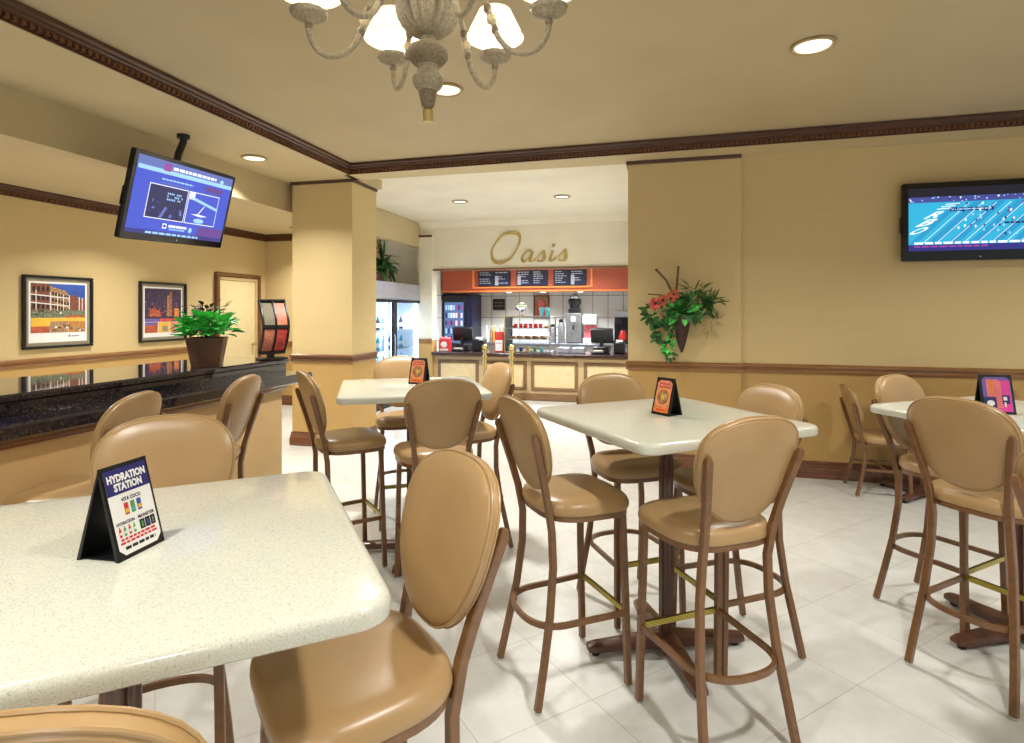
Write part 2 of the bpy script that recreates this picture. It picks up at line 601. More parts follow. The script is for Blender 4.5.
mould('trim_5', [(-4.0, 6.37, .99), (-4.0, 5.8, .99), (-3.25, 5.8, .99), (-3.25, 6.37, .99)], RAIL, M['wood'], 1)
mould('trim_6', [(-.256, 6.0, .99), (-.256, 5.78, .99), (.78, 5.758, .99), (.78, wy(.78), .99), (5.6, wy(5.6), .99)], RAIL, M['wood_mid'], 1)
mould('trim_7', [(-4.0, 6.3, ZL - .034), (-4.0, 5.8, ZL - .034), (-3.25, 5.8, ZL - .034), (-3.25, 6.37, ZL - .034)], THIN, M['wood_dark'], 1)
mould('trim_8', [(-.256, 6.0, ZL - .034), (-.256, 5.78, ZL - .034), (.78, 5.758, ZL - .034)], THIN, M['wood_dark'], 1)
mould('baseboard_pillar', [(-4.0, 6.37, 0), (-4.0, 5.8, 0), (-3.25, 5.8, 0), (-3.25, 6.37, 0)], BASE, M['wood'], 1)
mould('baseboard_back', [(-.256, 6.0, 0), (-.256, 5.78, 0), (.78, 5.758, 0), (.78, wy(.78), 0), (5.6, wy(5.6), 0)], BASE, M['wood'], 1)
mould('baseboard_left', [(-6.2, -2.4, 0), (-6.2, 7.12, 0)], BASE, M['wood'], 1)
mould('baseboard_end', [(-6.2, 8.255, 0), (-4.95, 8.24, 0)], BASE, M['wood'], 1)

# door in the left wall
b = MB()
for y in (7.15, 8.05):
    b.box((-6.17, y, 1.02), (.06, .06, 2.04), M['wood'], bevel=.012)
b.box((-6.17, 7.60, 2.06), (.06, .96, .06), M['wood'], bevel=.012)
fr = struct('door_1', b)
b = MB()
b.box((-6.185, 7.60, 1.01), (.02, .85, 2.0), M['door'], bevel=.004)
b.box((-6.172, 7.60, 2.0), (.03, .85, .05), M['stile'], bevel=.008)
b.box((-6.172, 7.995, 1.0), (.03, .05, 2.0), M['stile'], bevel=.008)
b.build('door_leaf', fr)
b = MB()
b.tube([(-6.18, 7.90, 1.0), (-6.13, 7.90, 1.0)], .012, M['brass'])
b.ball((-6.12, 7.90, 1.0), .028, M['brass'])
b.build('door_handle', fr)

# ------------------------------------------------------------------ alcove: serving wall with hatch
U0, U1 = -1.68, 1.86
b = MB()
def kbox(b, u0, u1, s0, s1, z0, z1, m):
    pts = [kp(u0, s0, 0), kp(u1, s0, 0), kp(u1, s1, 0), kp(u0, s1, 0)]
    b.loft([[(p[0], p[1], z) for p in pts] for z in (z0, z1)], m)
kbox(b, -2.0, U1 + .1, 0, .14, 2.25, ZU + .02, M['alcove'])
struct('wall_serving', b)
b = MB()
kbox(b, -1.93, U0 - .0, -.05, .16, 0, 1.0, M['wall_low'])
kbox(b, -1.93, U0 - .0, -.05, .16, 1.0, 2.86, M['alcove'])
struct('pilaster_alcove', b)
mould('trim_9', [kp(-1.93, -.05, 2.83), kp(U0, -.05, 2.83)], THIN, M['wood_dark'], 1)
mould('trim_10', [kp(-1.93, -.05, .99), kp(U0, -.05, .99)], RAIL, M['wood_mid'], 1)
mould('trim_11', [kp(-1.93, 0, ZU - .10), kp(U1 + .1, 0, ZU - .10)], [(0, 0), (.012, .004), (.02, .03), (.05, .07), (.06, .10), (0, .10)], M['alcove'], 1)
b = MB()
kbox(b, U0 - .05, U1, -.025, .15, 2.235, 2.262, M['bevel'])
struct('trim_12', b)

# kitchen shell
b = MB()
kbox(b, -2.75, 2.6, 2.35, 2.45, 0, 2.9, M['ktile'])
o = struct('wall_kitchen', b)
b = MB()
kbox(b, -2.30, -2.2, .30, 2.35, 0, 2.9, M['ktile'])
struct('wall_kitchen_left', b)
b = MB()
kbox(b, 2.2, 2.3, .14, 2.35, 0, 2.9, M['ktile'])
struct('wall_kitchen_right', b)
b = MB()
kbox(b, -2.3, 2.3, .14, 2.4, 2.62, 2.68, M['alcove'])
struct('ceiling_kitchen', b)

# ================================================================== LAMPS
def area(name, loc, size, watts, col, parent=None, rot=(0, 0, 0), shape='DISK', spread=R(128), size_y=None):
    d = bpy.data.lights.new(name, 'AREA')
    d.shape = shape
    d.size = size
    if size_y: d.size_y = size_y
    d.energy = watts
    d.color = col
    d.spread = spread
    o = bpy.data.objects.new(name, d)
    COL.objects.link(o)
    o.location = loc
    o.rotation_euler = rot
    if parent: o.parent = parent
    return o

def downlight_proto():
    t = thing('ceiling_downlight', '', 'ceiling light')
    b = MB()
    b.lathe([(.092, -.001), (.105, -.004), (.104, -.010), (.094, -.014), (.086, -.008), (.084, -.002)], M['ringtan'], seg=32)
    b.build('trim_ring', t)
    b = MB()
    b.lathe([(.084, -.002), (.082, -.008), (.06, -.012), (.001, -.013)], M['lens'], seg=32)
    b.build('lens', t)
    return t
dl0 = downlight_proto()
SPOTS = [  # x, y, z, watts, scale, label
 (.904, 3.746, ZU, 1.0, 1.0, 'round recessed downlight in the raised ceiling to the right'),
 (-1.435, 3.869, ZU, 1.3, 1.0, 'round recessed downlight half hidden behind the chandelier tip'),
 (-3.70, 4.77, ZL, .75, .95, 'small recessed downlight in the lower ceiling strip beside the hanging screen'),
 (-2.703, 7.861, ZU, 1.6, .92, 'left of the two dark ringed downlights in front of the gold lettering'),
 (-1.233, 7.853, ZU, 1.6, .92, 'right of the two dark ringed downlights in front of the gold lettering'),
 (-3.70, 1.9, ZL, .55, .95, None), (.9, .9, ZU, 1.0, 1, None), (3.2, 3.7, ZU, .7, 1, None), (-1.4, .2, ZU, .36, 1, None), (3.2, .9, ZU, .8, 1, None),  # unlabelled rows: unseen downlights added as fill light
 (.9, -1.6, ZU, .8, 1, None), (-1.4, -1.8, ZU, .8, 1, None), (-5.15, 5.2, 2.755, .5, .9, None), (-5.15, 2.4, 2.755, .5, .9, None), (-5.15, 7.6, 2.755, .4, .9, None),
]
for i, (x, y, z, k, sc_, lab) in enumerate(SPOTS):
    o = dl0 if i == 0 else copy_tree(dl0)
    o.location = (x, y, z)
    o.scale = (sc_ * 1.18, sc_ * 1.18, 1.3)
    o['label'] = lab or 'unseen round ceiling downlight added as fill light, out of the picture'
    if lab is None: o['group'] = 'added fill downlights out of the picture'
    area('downlight_lamp', (0, 0, -.022), .15, DOWN_W * k, WARM if y < 6 or z < 2.9 else (1, .98, .95), o)
for i in (3, 4):      # the alcove pair have dark rings
    o = [t for t in COL.objects if t.get('label') == SPOTS[i][5]][0]
    ring = [c for c in o.children if c.name.startswith('trim_ring')][0]
    ring.data = ring.data.copy()
    ring.data.materials[0] = M['antique_d']

# kitchen ceiling light
b = MB()
b.box((0, 0, -.02), (2.6, .5, .03), M['white'], bevel=.01)
kl = thing('kitchen_ceiling_light', 'long fluorescent light on the kitchen ceiling behind the hatch', 'ceiling light', kp(0, .75, 2.62), ROT)
b.build('housing', kl)
b = MB()
b.box((0, 0, -.037), (2.5, .42, .004), M['lens_k'])
b.build('diffuser', kl)
area('kitchen_lamp', (0, 0, -.045), 2.5, 125, COOL, kl, shape='RECTANGLE', size_y=.4)

# chandelier
def chandelier():
    t = thing('chandelier', 'antique ivory six arm chandelier with small white lampshades hanging from the ceiling', 'chandelier', (-.703, 1.732, 0))
    k = .000872
    def Z(y): return 2.123 + (442 - y) * k
    b = MB()
    b.lathe([(r * k, Z(y)) for y, r in ((395, 12), (385, 22), (360, 27), (330, 32))], M['antique_d'], seg=36, flute=.06, fl_n=9)
    b.lathe([(r * k, Z(y)) for y, r in ((330, 32), (318, 46), (300, 55), (282, 55), (268, 44), (262, 38), (250, 36), (240, 42))], M['antique'], seg=36, flute=.03, fl_n=12)
    b.lathe([(r * k, Z(y)) for y, r in ((240, 42), (225, 60), (210, 72), (195, 75), (184, 72))], M['antique_d'], seg=36)
    b.lathe([(r * k, Z(y)) for y, r in ((184, 72), (172, 66), (160, 46), (150, 30), (135, 28), (128, 40))], M['antique'], seg=36, flute=.02, fl_n=18)
    b.lathe([(r * k, Z(y)) for y, r in ((128, 42), (120, 58), (100, 84), (72, 101), (40, 109), (10, 110), (-20, 104), (-35, 88), (-45, 60), (-60, 44))], M['antique'], seg=108, flute=.075, fl_n=18)
    b.lathe([(r * k, Z(y)) for y, r in ((-60, 44), (-75, 58), (-95, 60), (-110, 40), (-150, 26), (-180, 36), (-200, 52), (-220, 36), (-260, 22), (-300, 18))], M['antique_d'], seg=30)
    b.build('body', t)
    b = MB()
    b.lathe([(16 * k, Z(442)), (18 * k, Z(440)), (20 * k, Z(402)), (14 * k, Z(396))], M['gold'], seg=24, flute=.05, fl_n=8)
    b.build('tassel_finial', t)
    b = MB()
    zt = Z(-300)
    n = int((3.06 - zt) / .026)
    for i in range(n):
        z = zt + .013 + i * .026
        pts = []
        for j in range(12):
            a = 2 * PI * j / 12
            x, zz = .010 * math.cos(a), .018 * math.sin(a)
            pts.append((x, 0, z + zz) if i % 2 else (0, x, z + zz))
        b.tube(pts, .0028, M['antique_d'], 6, closed=True)
    b.build('chain', t)
    b = MB()
    b.lathe([(.012, 3.045), (.03, 3.05), (.058, 3.065), (.066, 3.08), (.066, 3.0895)], M['antique'], seg=30)
    b.build('ceiling_canopy', t)
    for j in range(6):
        a = R(-2 + 60 * j + 13.85)
        ca, sa = math.cos(a), math.sin(a)
        def P(r, z, off=0): return (r * ca - off * sa, r * sa + off * ca, z)
        ctrl = [(.07, 2.55), (.115, 2.565), (.158, 2.545), (.186, 2.495), (.203, 2.445), (.222, 2.395), (.250, 2.358), (.285, 2.339), (.320, 2.338), (.352, 2.354), (.374, 2.385), (.384, 2.42), (.385, 2.446)]
        ctrl = [(r, z) for r, z in ctrl]
        fine = []
        for q in range(len(ctrl) - 1):
            p0 = ctrl[max(q - 1, 0)]; p1 = ctrl[q]; p2 = ctrl[q + 1]; p3 = ctrl[min(q + 2, len(ctrl) - 1)]
            for s_ in range(4):
                u = s_ / 4
                fine.append(tuple(.5 * (2 * p1[c] + (p2[c] - p0[c]) * u + (2 * p0[c] - 5 * p1[c] + 4 * p2[c] - p3[c]) * u * u + (3 * p1[c] - p0[c] - 3 * p2[c] + p3[c]) * u ** 3) for c in (0, 1)))
        fine.append(ctrl[-1])
        b = MB()
        b.tube([P(r, z) for r, z in fine], .0095, M['antique'], 10)
        for r, z, rad in ((.190, 2.482, .013), (.214, 2.415, .013), (.385, 2.436, .0125)):
            b.ball(P(r, z), rad, M['antique_d'], (1, 1, 1.3))
        arm = b.build('arm', t)
        b = MB()
        b.ball(P(.2035, 2.447), .0165, M['antique_l'])
        b.build('arm_bead', arm)
        b = MB()
        c = P(.385, 0)
        b.lathe([(.010, 2.446), (.018, 2.452), (.036, 2.458), (.055, 2.468), (.060, 2.480), (.056, 2.484), (.030, 2.482)], M['antique'], c, seg=32, flute=.02, fl_n=16)
        b.build('candle_cup', arm)
        b = MB()
        b.lathe([(.014, 2.482), (.014, 2.56), (.010, 2.565)], M['white'], c, seg=16)
        b.build('candle_sleeve', arm)
        b = MB(); b.keep = True
        prof = [(.108, 2.545), (.060, 2.645)]
        seg = 32
        rings = [[(c[0] + r * math.cos(2 * PI * i / seg), c[1] + r * math.sin(2 * PI * i / seg), z) for i in range(seg)] for r, z in prof + [(.058, 2.645), (.106, 2.545), prof[0]]]
        b.loft(rings, M['shade'], False, False)
        for r, z in prof:
            b.tube([(c[0] + r * math.cos(2 * PI * i / seg), c[1] + r * math.sin(2 * PI * i / seg), z) for i in range(seg)], .0018, M['antique_l'], 6, closed=True)
        b.build('lamp_shade', arm)
        b = MB()
        b.ball((c[0], c[1], 2.588), .016, M['bulb'], (1, 1, 1.5))
        b.build('bulb', arm)
        d = bpy.data.lights.new('chandelier_lamp', 'POINT')
        d.energy = 3.2; d.color = (1, .95, .86); d.shadow_soft_size = .03
        l = bpy.data.objects.new('chandelier_lamp', d); COL.objects.link(l)
        l.location = (c[0], c[1], 2.535); l.parent = t
chandelier()

# ================================================================== BAR COUNTER (left)
def bar_counter():
    t = thing('bar_counter', 'long bar counter with dark polished granite ledges and plain beige front', 'counter', (0, 0, 0))
    y0, y1 = -2.3, 3.66
    b = MB(); b.box((-2.70, (y0 + y1) / 2, .4925), (.18, y1 - y0, .985), M['barfront']); b.build('front_panel', t)
    b = MB(); b.box((-3.05, (y0 + y1 - .2) / 2, .55), (.5, y1 - y0 - .2, 1.1), M['wall_low']); b.build('body', t)
    b = MB()
    pr = [(-2.80, .985), (-2.565, .985), (-2.55, .997), (-2.55, 1.043), (-2.562, 1.055), (-2.80, 1.055)]
    b.loft([[(x, y, z) for x, z in pr] for y in (y0, 3.95)], M['granite']); b.build('seating_ledge', t)
    b = MB(); b.box((-2.79, (y0 + 3.95) / 2, 1.083), (.02, 3.95 - y0, .056), M['granite']); b.build('riser', t)
    b = MB()
    pr = [(-3.46, 1.11), (-2.785, 1.11), (-2.775, 1.12), (-2.775, 1.14), (-2.785, 1.15), (-3.46, 1.15)]
    b.loft([[(x, y, z) for x, z in pr] for y in (y0, 3.98)], M['granite']); b.build('upper_ledge', t)
    b = MB()
    pr = [(-2.61, .95), (-2.595, .95), (-2.585, .965), (-2.572, .973), (-2.572, .985), (-2.61, .985)]
    b.loft([[(x, y, z) for x, z in pr] for y in (y0, 3.67)], M['wood']); b.build('moulding', t)
bar_counter()

# planter on the bar
def leafshape(b, c, d, up, L, W, m, fold=.25, curl=.3):
    d = Vector(d).normalized(); up = Vector(up)
    s = d.cross(up)
    if s.length < 1e-3: s = d.orthogonal()
    s.normalize(); n = s.cross(d).normalized()
    c = Vector(c)
    pts = [(0, 0), (.25, .42), (.55, .5), (.82, .28), (1, 0)]
    mid = [b.bm.verts.new(c + d * (L * u) - n * (curl * L * u * u)) for u, _ in pts]
    lf = [b.bm.verts.new(c + d * (L * u) - n * (curl * L * u * u) + s * (W * w) + n * (fold * W * w)) for u, w in pts[1:-1]]
    rt = [b.bm.verts.new(c + d * (L * u) - n * (curl * L * u * u) - s * (W * w) + n * (fold * W * w)) for u, w in pts[1:-1]]
    for side in (lf, rt):
        b.face([mid[0], mid[1], side[0]], m)
        b.face([mid[1], mid[2], side[1], side[0]], m)
        b.face([mid[2], mid[3], side[2], side[1]], m)
        b.face([mid[3], mid[4], side[2]], m)

def planter():
    t = thing('potted_plant', 'bright green leafy plant in a square tapered brown pot on the bar counter', 'plant', (-2.94, 3.315, 1.15), R(33))
    t.scale = (.87, .87, .93)
    b = MB()
    sq = lambda w, z: [(x, y, z) for x, y in rrect(w, w, .012, 2)]
    b.loft([sq(.195, 0), sq(.198, .004), sq(.262, .192), sq(.270, .194), sq(.270, .206), sq(.250, .206), sq(.244, .18)], M['pot'])
    b.build('pot', t)
    b = MB(); b.loft([sq(.25, .17), sq(.25, .19)], M['soil']); b.build('soil', t)
    rnd = random.Random(3)
    b = MB(); b.keep = True
    for i in range(150):
        a = rnd.uniform(0, 2 * PI); r = .03 + .15 * math.sqrt(rnd.random())
        h = .20 + rnd.random() * .17 * (1 - r * 2.2) + .02
        el = rnd.uniform(-.15, 1.05)
        leafshape(b, (r * math.cos(a), r * math.sin(a), h), (math.cos(a) * math.cos(el), math.sin(a) * math.cos(el), math.sin(el)), (0, 0, 1), rnd.uniform(.07, .11), rnd.uniform(.07, .10), M['leaf'], .3, .25)
    for i in range(26):
        a = rnd.uniform(0, 2 * PI); r = rnd.uniform(.02, .12)
        b.tube([(r * .5 * math.cos(a), r * .5 * math.sin(a), .18), (r * math.cos(a), r * math.sin(a), .3)], .0025, M['leaf2'], 5)
    b.build('foliage', t)
    b = MB(); b.keep = True
    for i in range(46):
        a = rnd.uniform(0, 2 * PI); r = .13 * math.sqrt(rnd.random())
        el = rnd.uniform(.1, 1.0)
        h = .33 + rnd.random() * .11
        leafshape(b, (r * math.cos(a), r * math.sin(a), h), (math.cos(a) * math.cos(el), math.sin(a) * math.cos(el), math.sin(el)), (0, 0, 1), rnd.uniform(.05, .075), rnd.uniform(.03, .042), M['leafd'] if i % 4 else M['leaf2'], .3, .3)
        if i % 2 == 0:
            b.tube([(r * .4 * math.cos(a), r * .4 * math.sin(a), .2), (r * math.cos(a), r * math.sin(a), h)], .002, M['leafd'], 5)
    b.build('maroon_foliage', t)
planter()

# brochure rack on the end of the bar
def rack():
    t = thing('brochure_rack', 'curved black four pocket brochure rack standing on the end of the bar', 'brochure rack', (-2.83, 3.86, 1.15), R(58))
    b = MB()
    b.box((0, .02, .008), (.19, .16, .016), M['black'], bevel=.004)
    b.box((0, .045, .04), (.05, .03, .07), M['black'], bevel=.004)
    b.build('base', t)
    def cy(z): return .03 - .085 * math.sin(PI * (z - .05) / .40)
    b = MB()
    zs = [.05 + .40 * i / 10 for i in range(11)]
    rings = [[(-.095, cy(z) + .0, z), (.095, cy(z), z), (.095, cy(z) + .03, z), (-.095, cy(z) + .03, z)] for z in zs]
    b.loft(rings, M['black'])
    for z in (.05, .25, .45):
        b.box((0, cy(z) - .008, z), (.20, .03, .02), M['black'], bevel=.004)
    for x in (-.095, 0, .095):
        b.sweep([(x, cy(z) - .012, z) for z in zs], [(-.005, -.005), (.005, -.005), (.005, .005), (-.005, .005)], M['black'], ref=(0, 1, 0))
    b.build('frame', t)
    for (x, z0, m, nm, lab) in ((-.047, .265, M['matgrey'], 'leaflet', 'grey leaflets'), (.047, .265, M['orange2'], 'leaflet', 'salmon leaflets'), (-.047, .065, M['orange2'], 'leaflet', 'salmon leaflets'), (.047, .065, M['flower_r'], 'leaflet', 'red leaflets')):
        b = MB()
        zz = [z0 + .165 * i / 5 for i in range(6)]
        b.loft([[(x - .038, cy(z) - .010, z), (x + .038, cy(z) - .010, z), (x + .038, cy(z) - .002, z), (x - .038, cy(z) - .002, z)] for z in zz], m)
        o = b.build(nm, t); o['label'] = lab
rack()

# ================================================================== STOOLS
def pad_outline(n=44, hw=.212, hh=.193):
    out = []
    for i in range(n):
        a = 2 * PI * i / n
        c, s = math.cos(a), math.sin(a)
        out.append((hw * spow(c, .84) * (1 + .19 * s) / 1.08, hh * spow(s, .88)))
    return out

def pad_builder(zc, ybase, tilt, hw=.212, hh=.193, curve=.5):
    ol = pad_outline(hw=hw, hh=hh)
    def P(u, v, w):
        w = w + curve * u * u - curve * .030
        return (u, ybase - v * math.sin(tilt) + w * math.cos(tilt), zc + v * math.cos(tilt) + w * math.sin(tilt))
    b = MB()
    prof = [(.02, -.016), (.35, -.016), (.65, -.0155), (.88, -.014), (.97, -.011), (1.0, -.004), (1.0, .010), (.975, .020), (.9, .029), (.7, .038), (.4, .044), (.02, .046)]
    b.loft([[P(u * k, v * k, w) for u, v in ol] for k, w in prof], M['leather'])
    p = MB()
    for w in (-.006, .013):
        p.tube([P(u * .999, v * .999, w) for u, v in ol], .0034, M['leather'], 7, closed=True)
    return b, p

def make_stool(name, label, high=True):
    t = thing(name, label, 'bar stool' if high else 'chair')
    zs = .70 if high else .42          # seat frame height
    fm = M['frame']
    sec = [(-.0145, -.0145), (.0145, -.0145), (.0145, .0145), (-.0145, .0145)]
    sq = [(-.010, -.013), (-.013, -.010), (-.013, .010), (-.010, .013), (.010, .013), (.013, .010), (.013, -.010), (.010, -.013)]
    so = lambda k=1.0, dz=0.0: [(.205 * spow(math.cos(a), .55) * (1 + .12 * math.sin(a)) * k, (.015 + .187 * spow(math.sin(a), .62) * k), dz) for a in [2 * PI * i / 40 for i in range(40)]]
    b = MB()
    prof = [(.97, .018), (1.005, .022), (1.025, .034), (1.022, .048), (.99, .063), (.92, .074), (.75, .082), (.4, .085), (.02, .083)]
    b.loft([so(k, zs + z) for k, z in prof], M['leather'])
    b.build('seat', t)
    b = MB()
    b.loft([so(.93, zs - .001), so(.985, zs - .001), so(.985, zs + .019), so(.9, zs + .021)], fm)
    b.build('seat_frame', t)
    zt = zs / .70
    b, p = pad_builder(zs + .289, -.206, R(16.5))
    bk = b.build('backrest', t)
    p.build('piping', bk)
    for s in (-1, 1):
        b = MB()
        path = [(s * .172, .15, zs), (s * .178, .158, zs * .6), (s * .184, .17, .012)]
        b.sweep(path, sq, fm, ref=(0, 1, 0))
        lg = b.build('leg', t)
        g = MB(); g.lathe([(.011, 0), (.012, .003), (.011, .013), (.006, .016)], M['chrome'], (s * .184, .17, 0), 12); g.build('glide', lg)
        b = MB()
        if high:
            ctrl = [(.188, -.238, .012), (.177, -.207, .16), (.160, -.172, .34), (.146, -.151, .52), (.138, -.153, .66), (.142, -.173, .77), (.156, -.199, .87), (.174, -.228, .97), (.187, -.248, 1.035), (.1885, -.253, 1.052)]
        else:
            ctrl = [(.186, -.218, .012), (.172, -.182, .15), (.155, -.155, .28), (.139, -.153, .39), (.144, -.178, .49), (.164, -.208, .60), (.186, -.242, .73), (.188, -.248, .76)]
        path = [(s * x, y, z) for x, y, z in ctrl]
        b.sweep(path, sq, fm, ref=(0, 1, 0), scale=[1] * (len(path) - 1) + [.55])
        lg = b.build('leg', t)
        g = MB(); g.lathe([(.011, 0), (.012, .003), (.011, .013), (.006, .016)], M['chrome'], (s * ctrl[0][0], ctrl[0][1], 0), 12); g.build('glide', lg)
    if high:
        b = MB()
        zr = .30
        pts = [(-.181, .165, zr)]
        for i in range(21):
            a = PI + PI * i / 20
            pts.append((.172 * spow(math.cos(a), .8), -.085 + .148 * spow(math.sin(a), .85), zr))
        pts.append((.181, .165, zr))
        b.sweep(pts, [(-.007, -.011), (.007, -.011), (.007, .011), (-.007, .011)], fm, ref=(0, 0, 1))
        b.build('foot_ring', t)
        b = MB()
        b.box((0, .166, zr + .002), (.335, .014, .026), M['brassrib'], bevel=.003)
        o = b.build('foot_bar', t); o['label'] = 'ribbed brass foot bar'
    else:
        b = MB()
        for s in (-1, 1):
            b.sweep([(s * .181, .162, .22), (s * .164, -.165, .22)], [(-.008, -.01), (.008, -.01), (.008, .01), (-.008, .01)], fm, ref=(0, 0, 1))
        b.box((0, .0, .22), (.36, .02, .018), fm, bevel=.003)
        b.build('stretcher', t)
    return t

STOOLS = [
 # (cx, cy, rotz, label, group)
 (-.624, 1.146, 138, 'tan bar stool in the foreground at the right side of the nearest table', 'stools round the nearest table'),
 (-1.414, 1.392, -143, 'tan bar stool facing us directly behind the nearest table and its blue sign', 'stools round the nearest table'),
 (-.709, .590, 28, 'tan bar stool at the bottom left corner with only its back top showing', 'stools round the nearest table'),
 (-1.804, 3.16, -44, 'tan bar stool left of the pillar table, beside the end of the bar', 'stools round the table by the pillar'),
 (-1.179, 3.005, 33, 'tan bar stool with its back to us at the table nearest the pillar', 'stools round the table by the pillar'),
 (-1.196, 3.598, 129, 'tan bar stool right of the pillar table, in front of the brass posts', 'stools round the table by the pillar'),
 (-1.765, 3.90, -148, 'tan bar stool behind the pillar table, in front of the lit glass cooler', 'stools round the table by the pillar'),
 (-.352, 2.437, -53, 'tan bar stool on the left side of the centre table, turned with seat facing right', 'stools round the centre table'),
 (.187, 2.263, 33, 'tan bar stool with its back to us at the near side of the centre table', 'stools round the centre table'),
 (-.112, 3.042, -147, 'tan bar stool on the far side of the centre table, below the serving hatch', 'stools round the centre table'),
 (.322, 2.790, 122, 'half hidden tan bar stool on the right side of the centre table', 'stools round the centre table'),
 (1.430, 3.370, -139, 'tan bar stool behind the right hand table at its left corner, near the low chair', 'stools round the right hand table'),
 (1.362, 2.835, -51, 'tan bar stool with broad back to us in front of the right hand table', 'stools round the right hand table'),
 (1.311, 1.992, -46, 'tan bar stool cut off by the right edge, only its back rim showing', 'stools round the right hand table'),
 (-2.38, 1.95, 106, 'tan bar stool at the bar counter, left of the two and nearer us', 'stools along the bar counter'),
 (-2.385, 2.64, 104, 'tan bar stool at the bar counter just in front of the potted plant', 'stools along the bar counter'),
]
st0 = make_stool('bar_stool', STOOLS[0][3])
for i, (x, y, rz, lab, g) in enumerate(STOOLS):
    o = st0 if i == 0 else copy_tree(st0)
    o.location = (x, y, 0)
    o.rotation_euler.z = R(rz)
    tag(o, lab, 'bar stool', g)
ch0 = make_stool('dining_chair', 'low tan chair by the wall, left of the small dark table', False)
ch0.location = (1.83, 5.46, 0); ch0.rotation_euler.z = R(-92)
ch0['group'] = 'low chairs at the wall table'
c = copy_tree(ch0); c.location = (2.49, 5.46, 0); c.rotation_euler.z = R(90)
c['label'] = 'low tan chair on the right of the small dark table, hidden behind the stools'

# ================================================================== TABLES
def make_table(label, loc, rz, side, base_rz, top=M['quartz'], h=1.05, low=False):
    t = thing('pedestal_table', label, 'table', (loc[0], loc[1], 0), R(rz), 'square pedestal tables')
    b = MB()
    r = .065
    prof = [(.006, h - .040), (.001, h - .036), (0, h - .028), (0, h - .014), (.004, h - .006), (.010, h - .002), (.018, h)]
    b.loft([[(x, y, z) for x, y in rrect(side, side, r, 8, ins)] for ins, z in prof], top)
    b.build('tabletop', t)
    m = M['frame_d']
    br = base_rz - rz
    def rot(x, y):
        a = R(br); return (x * math.cos(a) - y * math.sin(a), x * math.sin(a) + y * math.cos(a))
    b = MB()
    n = 32
    ring = []
    for i in range(n):
        a = 2 * PI * i / n
        k = .029 if i % 4 else .025
        ring.append(rot(k * spow(math.cos(a), .6), k * spow(math.sin(a), .6)))
    b.loft([[(x, y, z) for x, y in ring] for z in (.045, h - .055)], m)
    b.build('column', t)
    b = MB()
    for i in range(2):
        b.box((0, 0, h - .05), (.5, .05, .02), m, rot=(0, 0, R(br + 90 * i)), bevel=.004)
    b.build('support_plate', t)
    for i in range(4):
        a = R(br + 90 * i)
        d = Vector((math.cos(a), math.sin(a), 0)); s = Vector((-d.y, d.x, 0))
        b = MB()
        rings = []
        for q, w, z0, z1 in ((.0, .04, .03, .085), (.06, .04, .028, .08), (.2, .036, .026, .066), (.33, .033, .022, .054), (.36, .028, .024, .048), (.365, .018, .028, .042)):
            p = d * q
            rings.append([p + s * w + Vector((0, 0, z0)), p + s * w * .98 + Vector((0, 0, z1 - .008)), p + s * w * .6 + Vector((0, 0, z1)), p - s * w * .6 + Vector((0, 0, z1)), p - s * w * .98 + Vector((0, 0, z1 - .008)), p - s * w + Vector((0, 0, z0))])
        b.loft(rings, m)
        arm = b.build('base_arm', t)
        g = MB()
        p = d * .325
        g.lathe([(.016, 0), (.018, .004), (.018, .014), (.008, .016), (.008, .026)], M['rubber'], p, 14)
        g.build('glide', arm)
    return t
make_table('square cream quartz high table nearest us carrying the blue drinks sign', (-1.025, .932), 39.3, .885, 12)
make_table('square cream quartz high table by the pillar, with an orange sign on it', (-1.490, 3.401), 28, .88, 10)
make_table('square cream quartz high table in the centre in front of the wall flowers', (.048, 2.700), 38, .90, 21)
make_table('square cream quartz high table at the right with the pink sign on it', (1.640, 3.165), 34, .88, 25)
make_table('small low dark wooden table against the wall behind the right hand stools', (2.15, 5.44), 0, .58, 45, M['wood_dark'], .745)['group'] = 'low furniture at the wall'

# ------------------------------------------------------------------ table tent signs
def tent(label, loc, rz, w, h, spread, print_fn):
    """front panel faces local -y"""
    t = thing('table_sign', label, 'table sign', (loc[0], loc[1], 1.05), R(rz), 'tent signs on the tables')
    half = spread / 2
    L = math.hypot(h, half)
    for s, nm in ((-1, 'front_panel'), (1, 'rear_panel')):
        b = MB()
        th = math.atan2(half, h)
        # panel from (0, s*half, 0) to (0, 0, h)
        pts = [(s * half, 0), (s * half - s * .007, 0), (-s * .0015, h - .008), (-s * .0015, h), (s * .0, h)]
        b.loft([[(x, y, z) for y, z in pts] for x in (-w / 2, w / 2)], M['black'])
        o = b.build(nm, t)
        if s < 0:
            up = Vector((0, half, h)).normalized()
            ctr = Vector((0, -half, 0)) + up * (L / 2)
            mat = frame3(ctr + Vector((0, -h, half)).normalized() * .0012, (1, 0, 0), up)
            f = flat()
            print_fn(f, mat, w - .012, L - .016)
            f.build('printed_card', o)
    b = MB(); b.box((0, 0, .0015), (w * .9, spread * .9, .002), M['black']); b.build('base_strip', t)
    return t

def bars(f, mat, x0, x1, y, h, m, off, rnd, n):
    x = x0
    while x < x1 - .1 * (x1 - x0) / n:
        wd = (x1 - x0) / n * rnd.uniform(.5, 1.0)
        f.rect(mat, x, y, min(x + wd, x1), y + h, m, off)
        x += wd + (x1 - x0) / n * .18

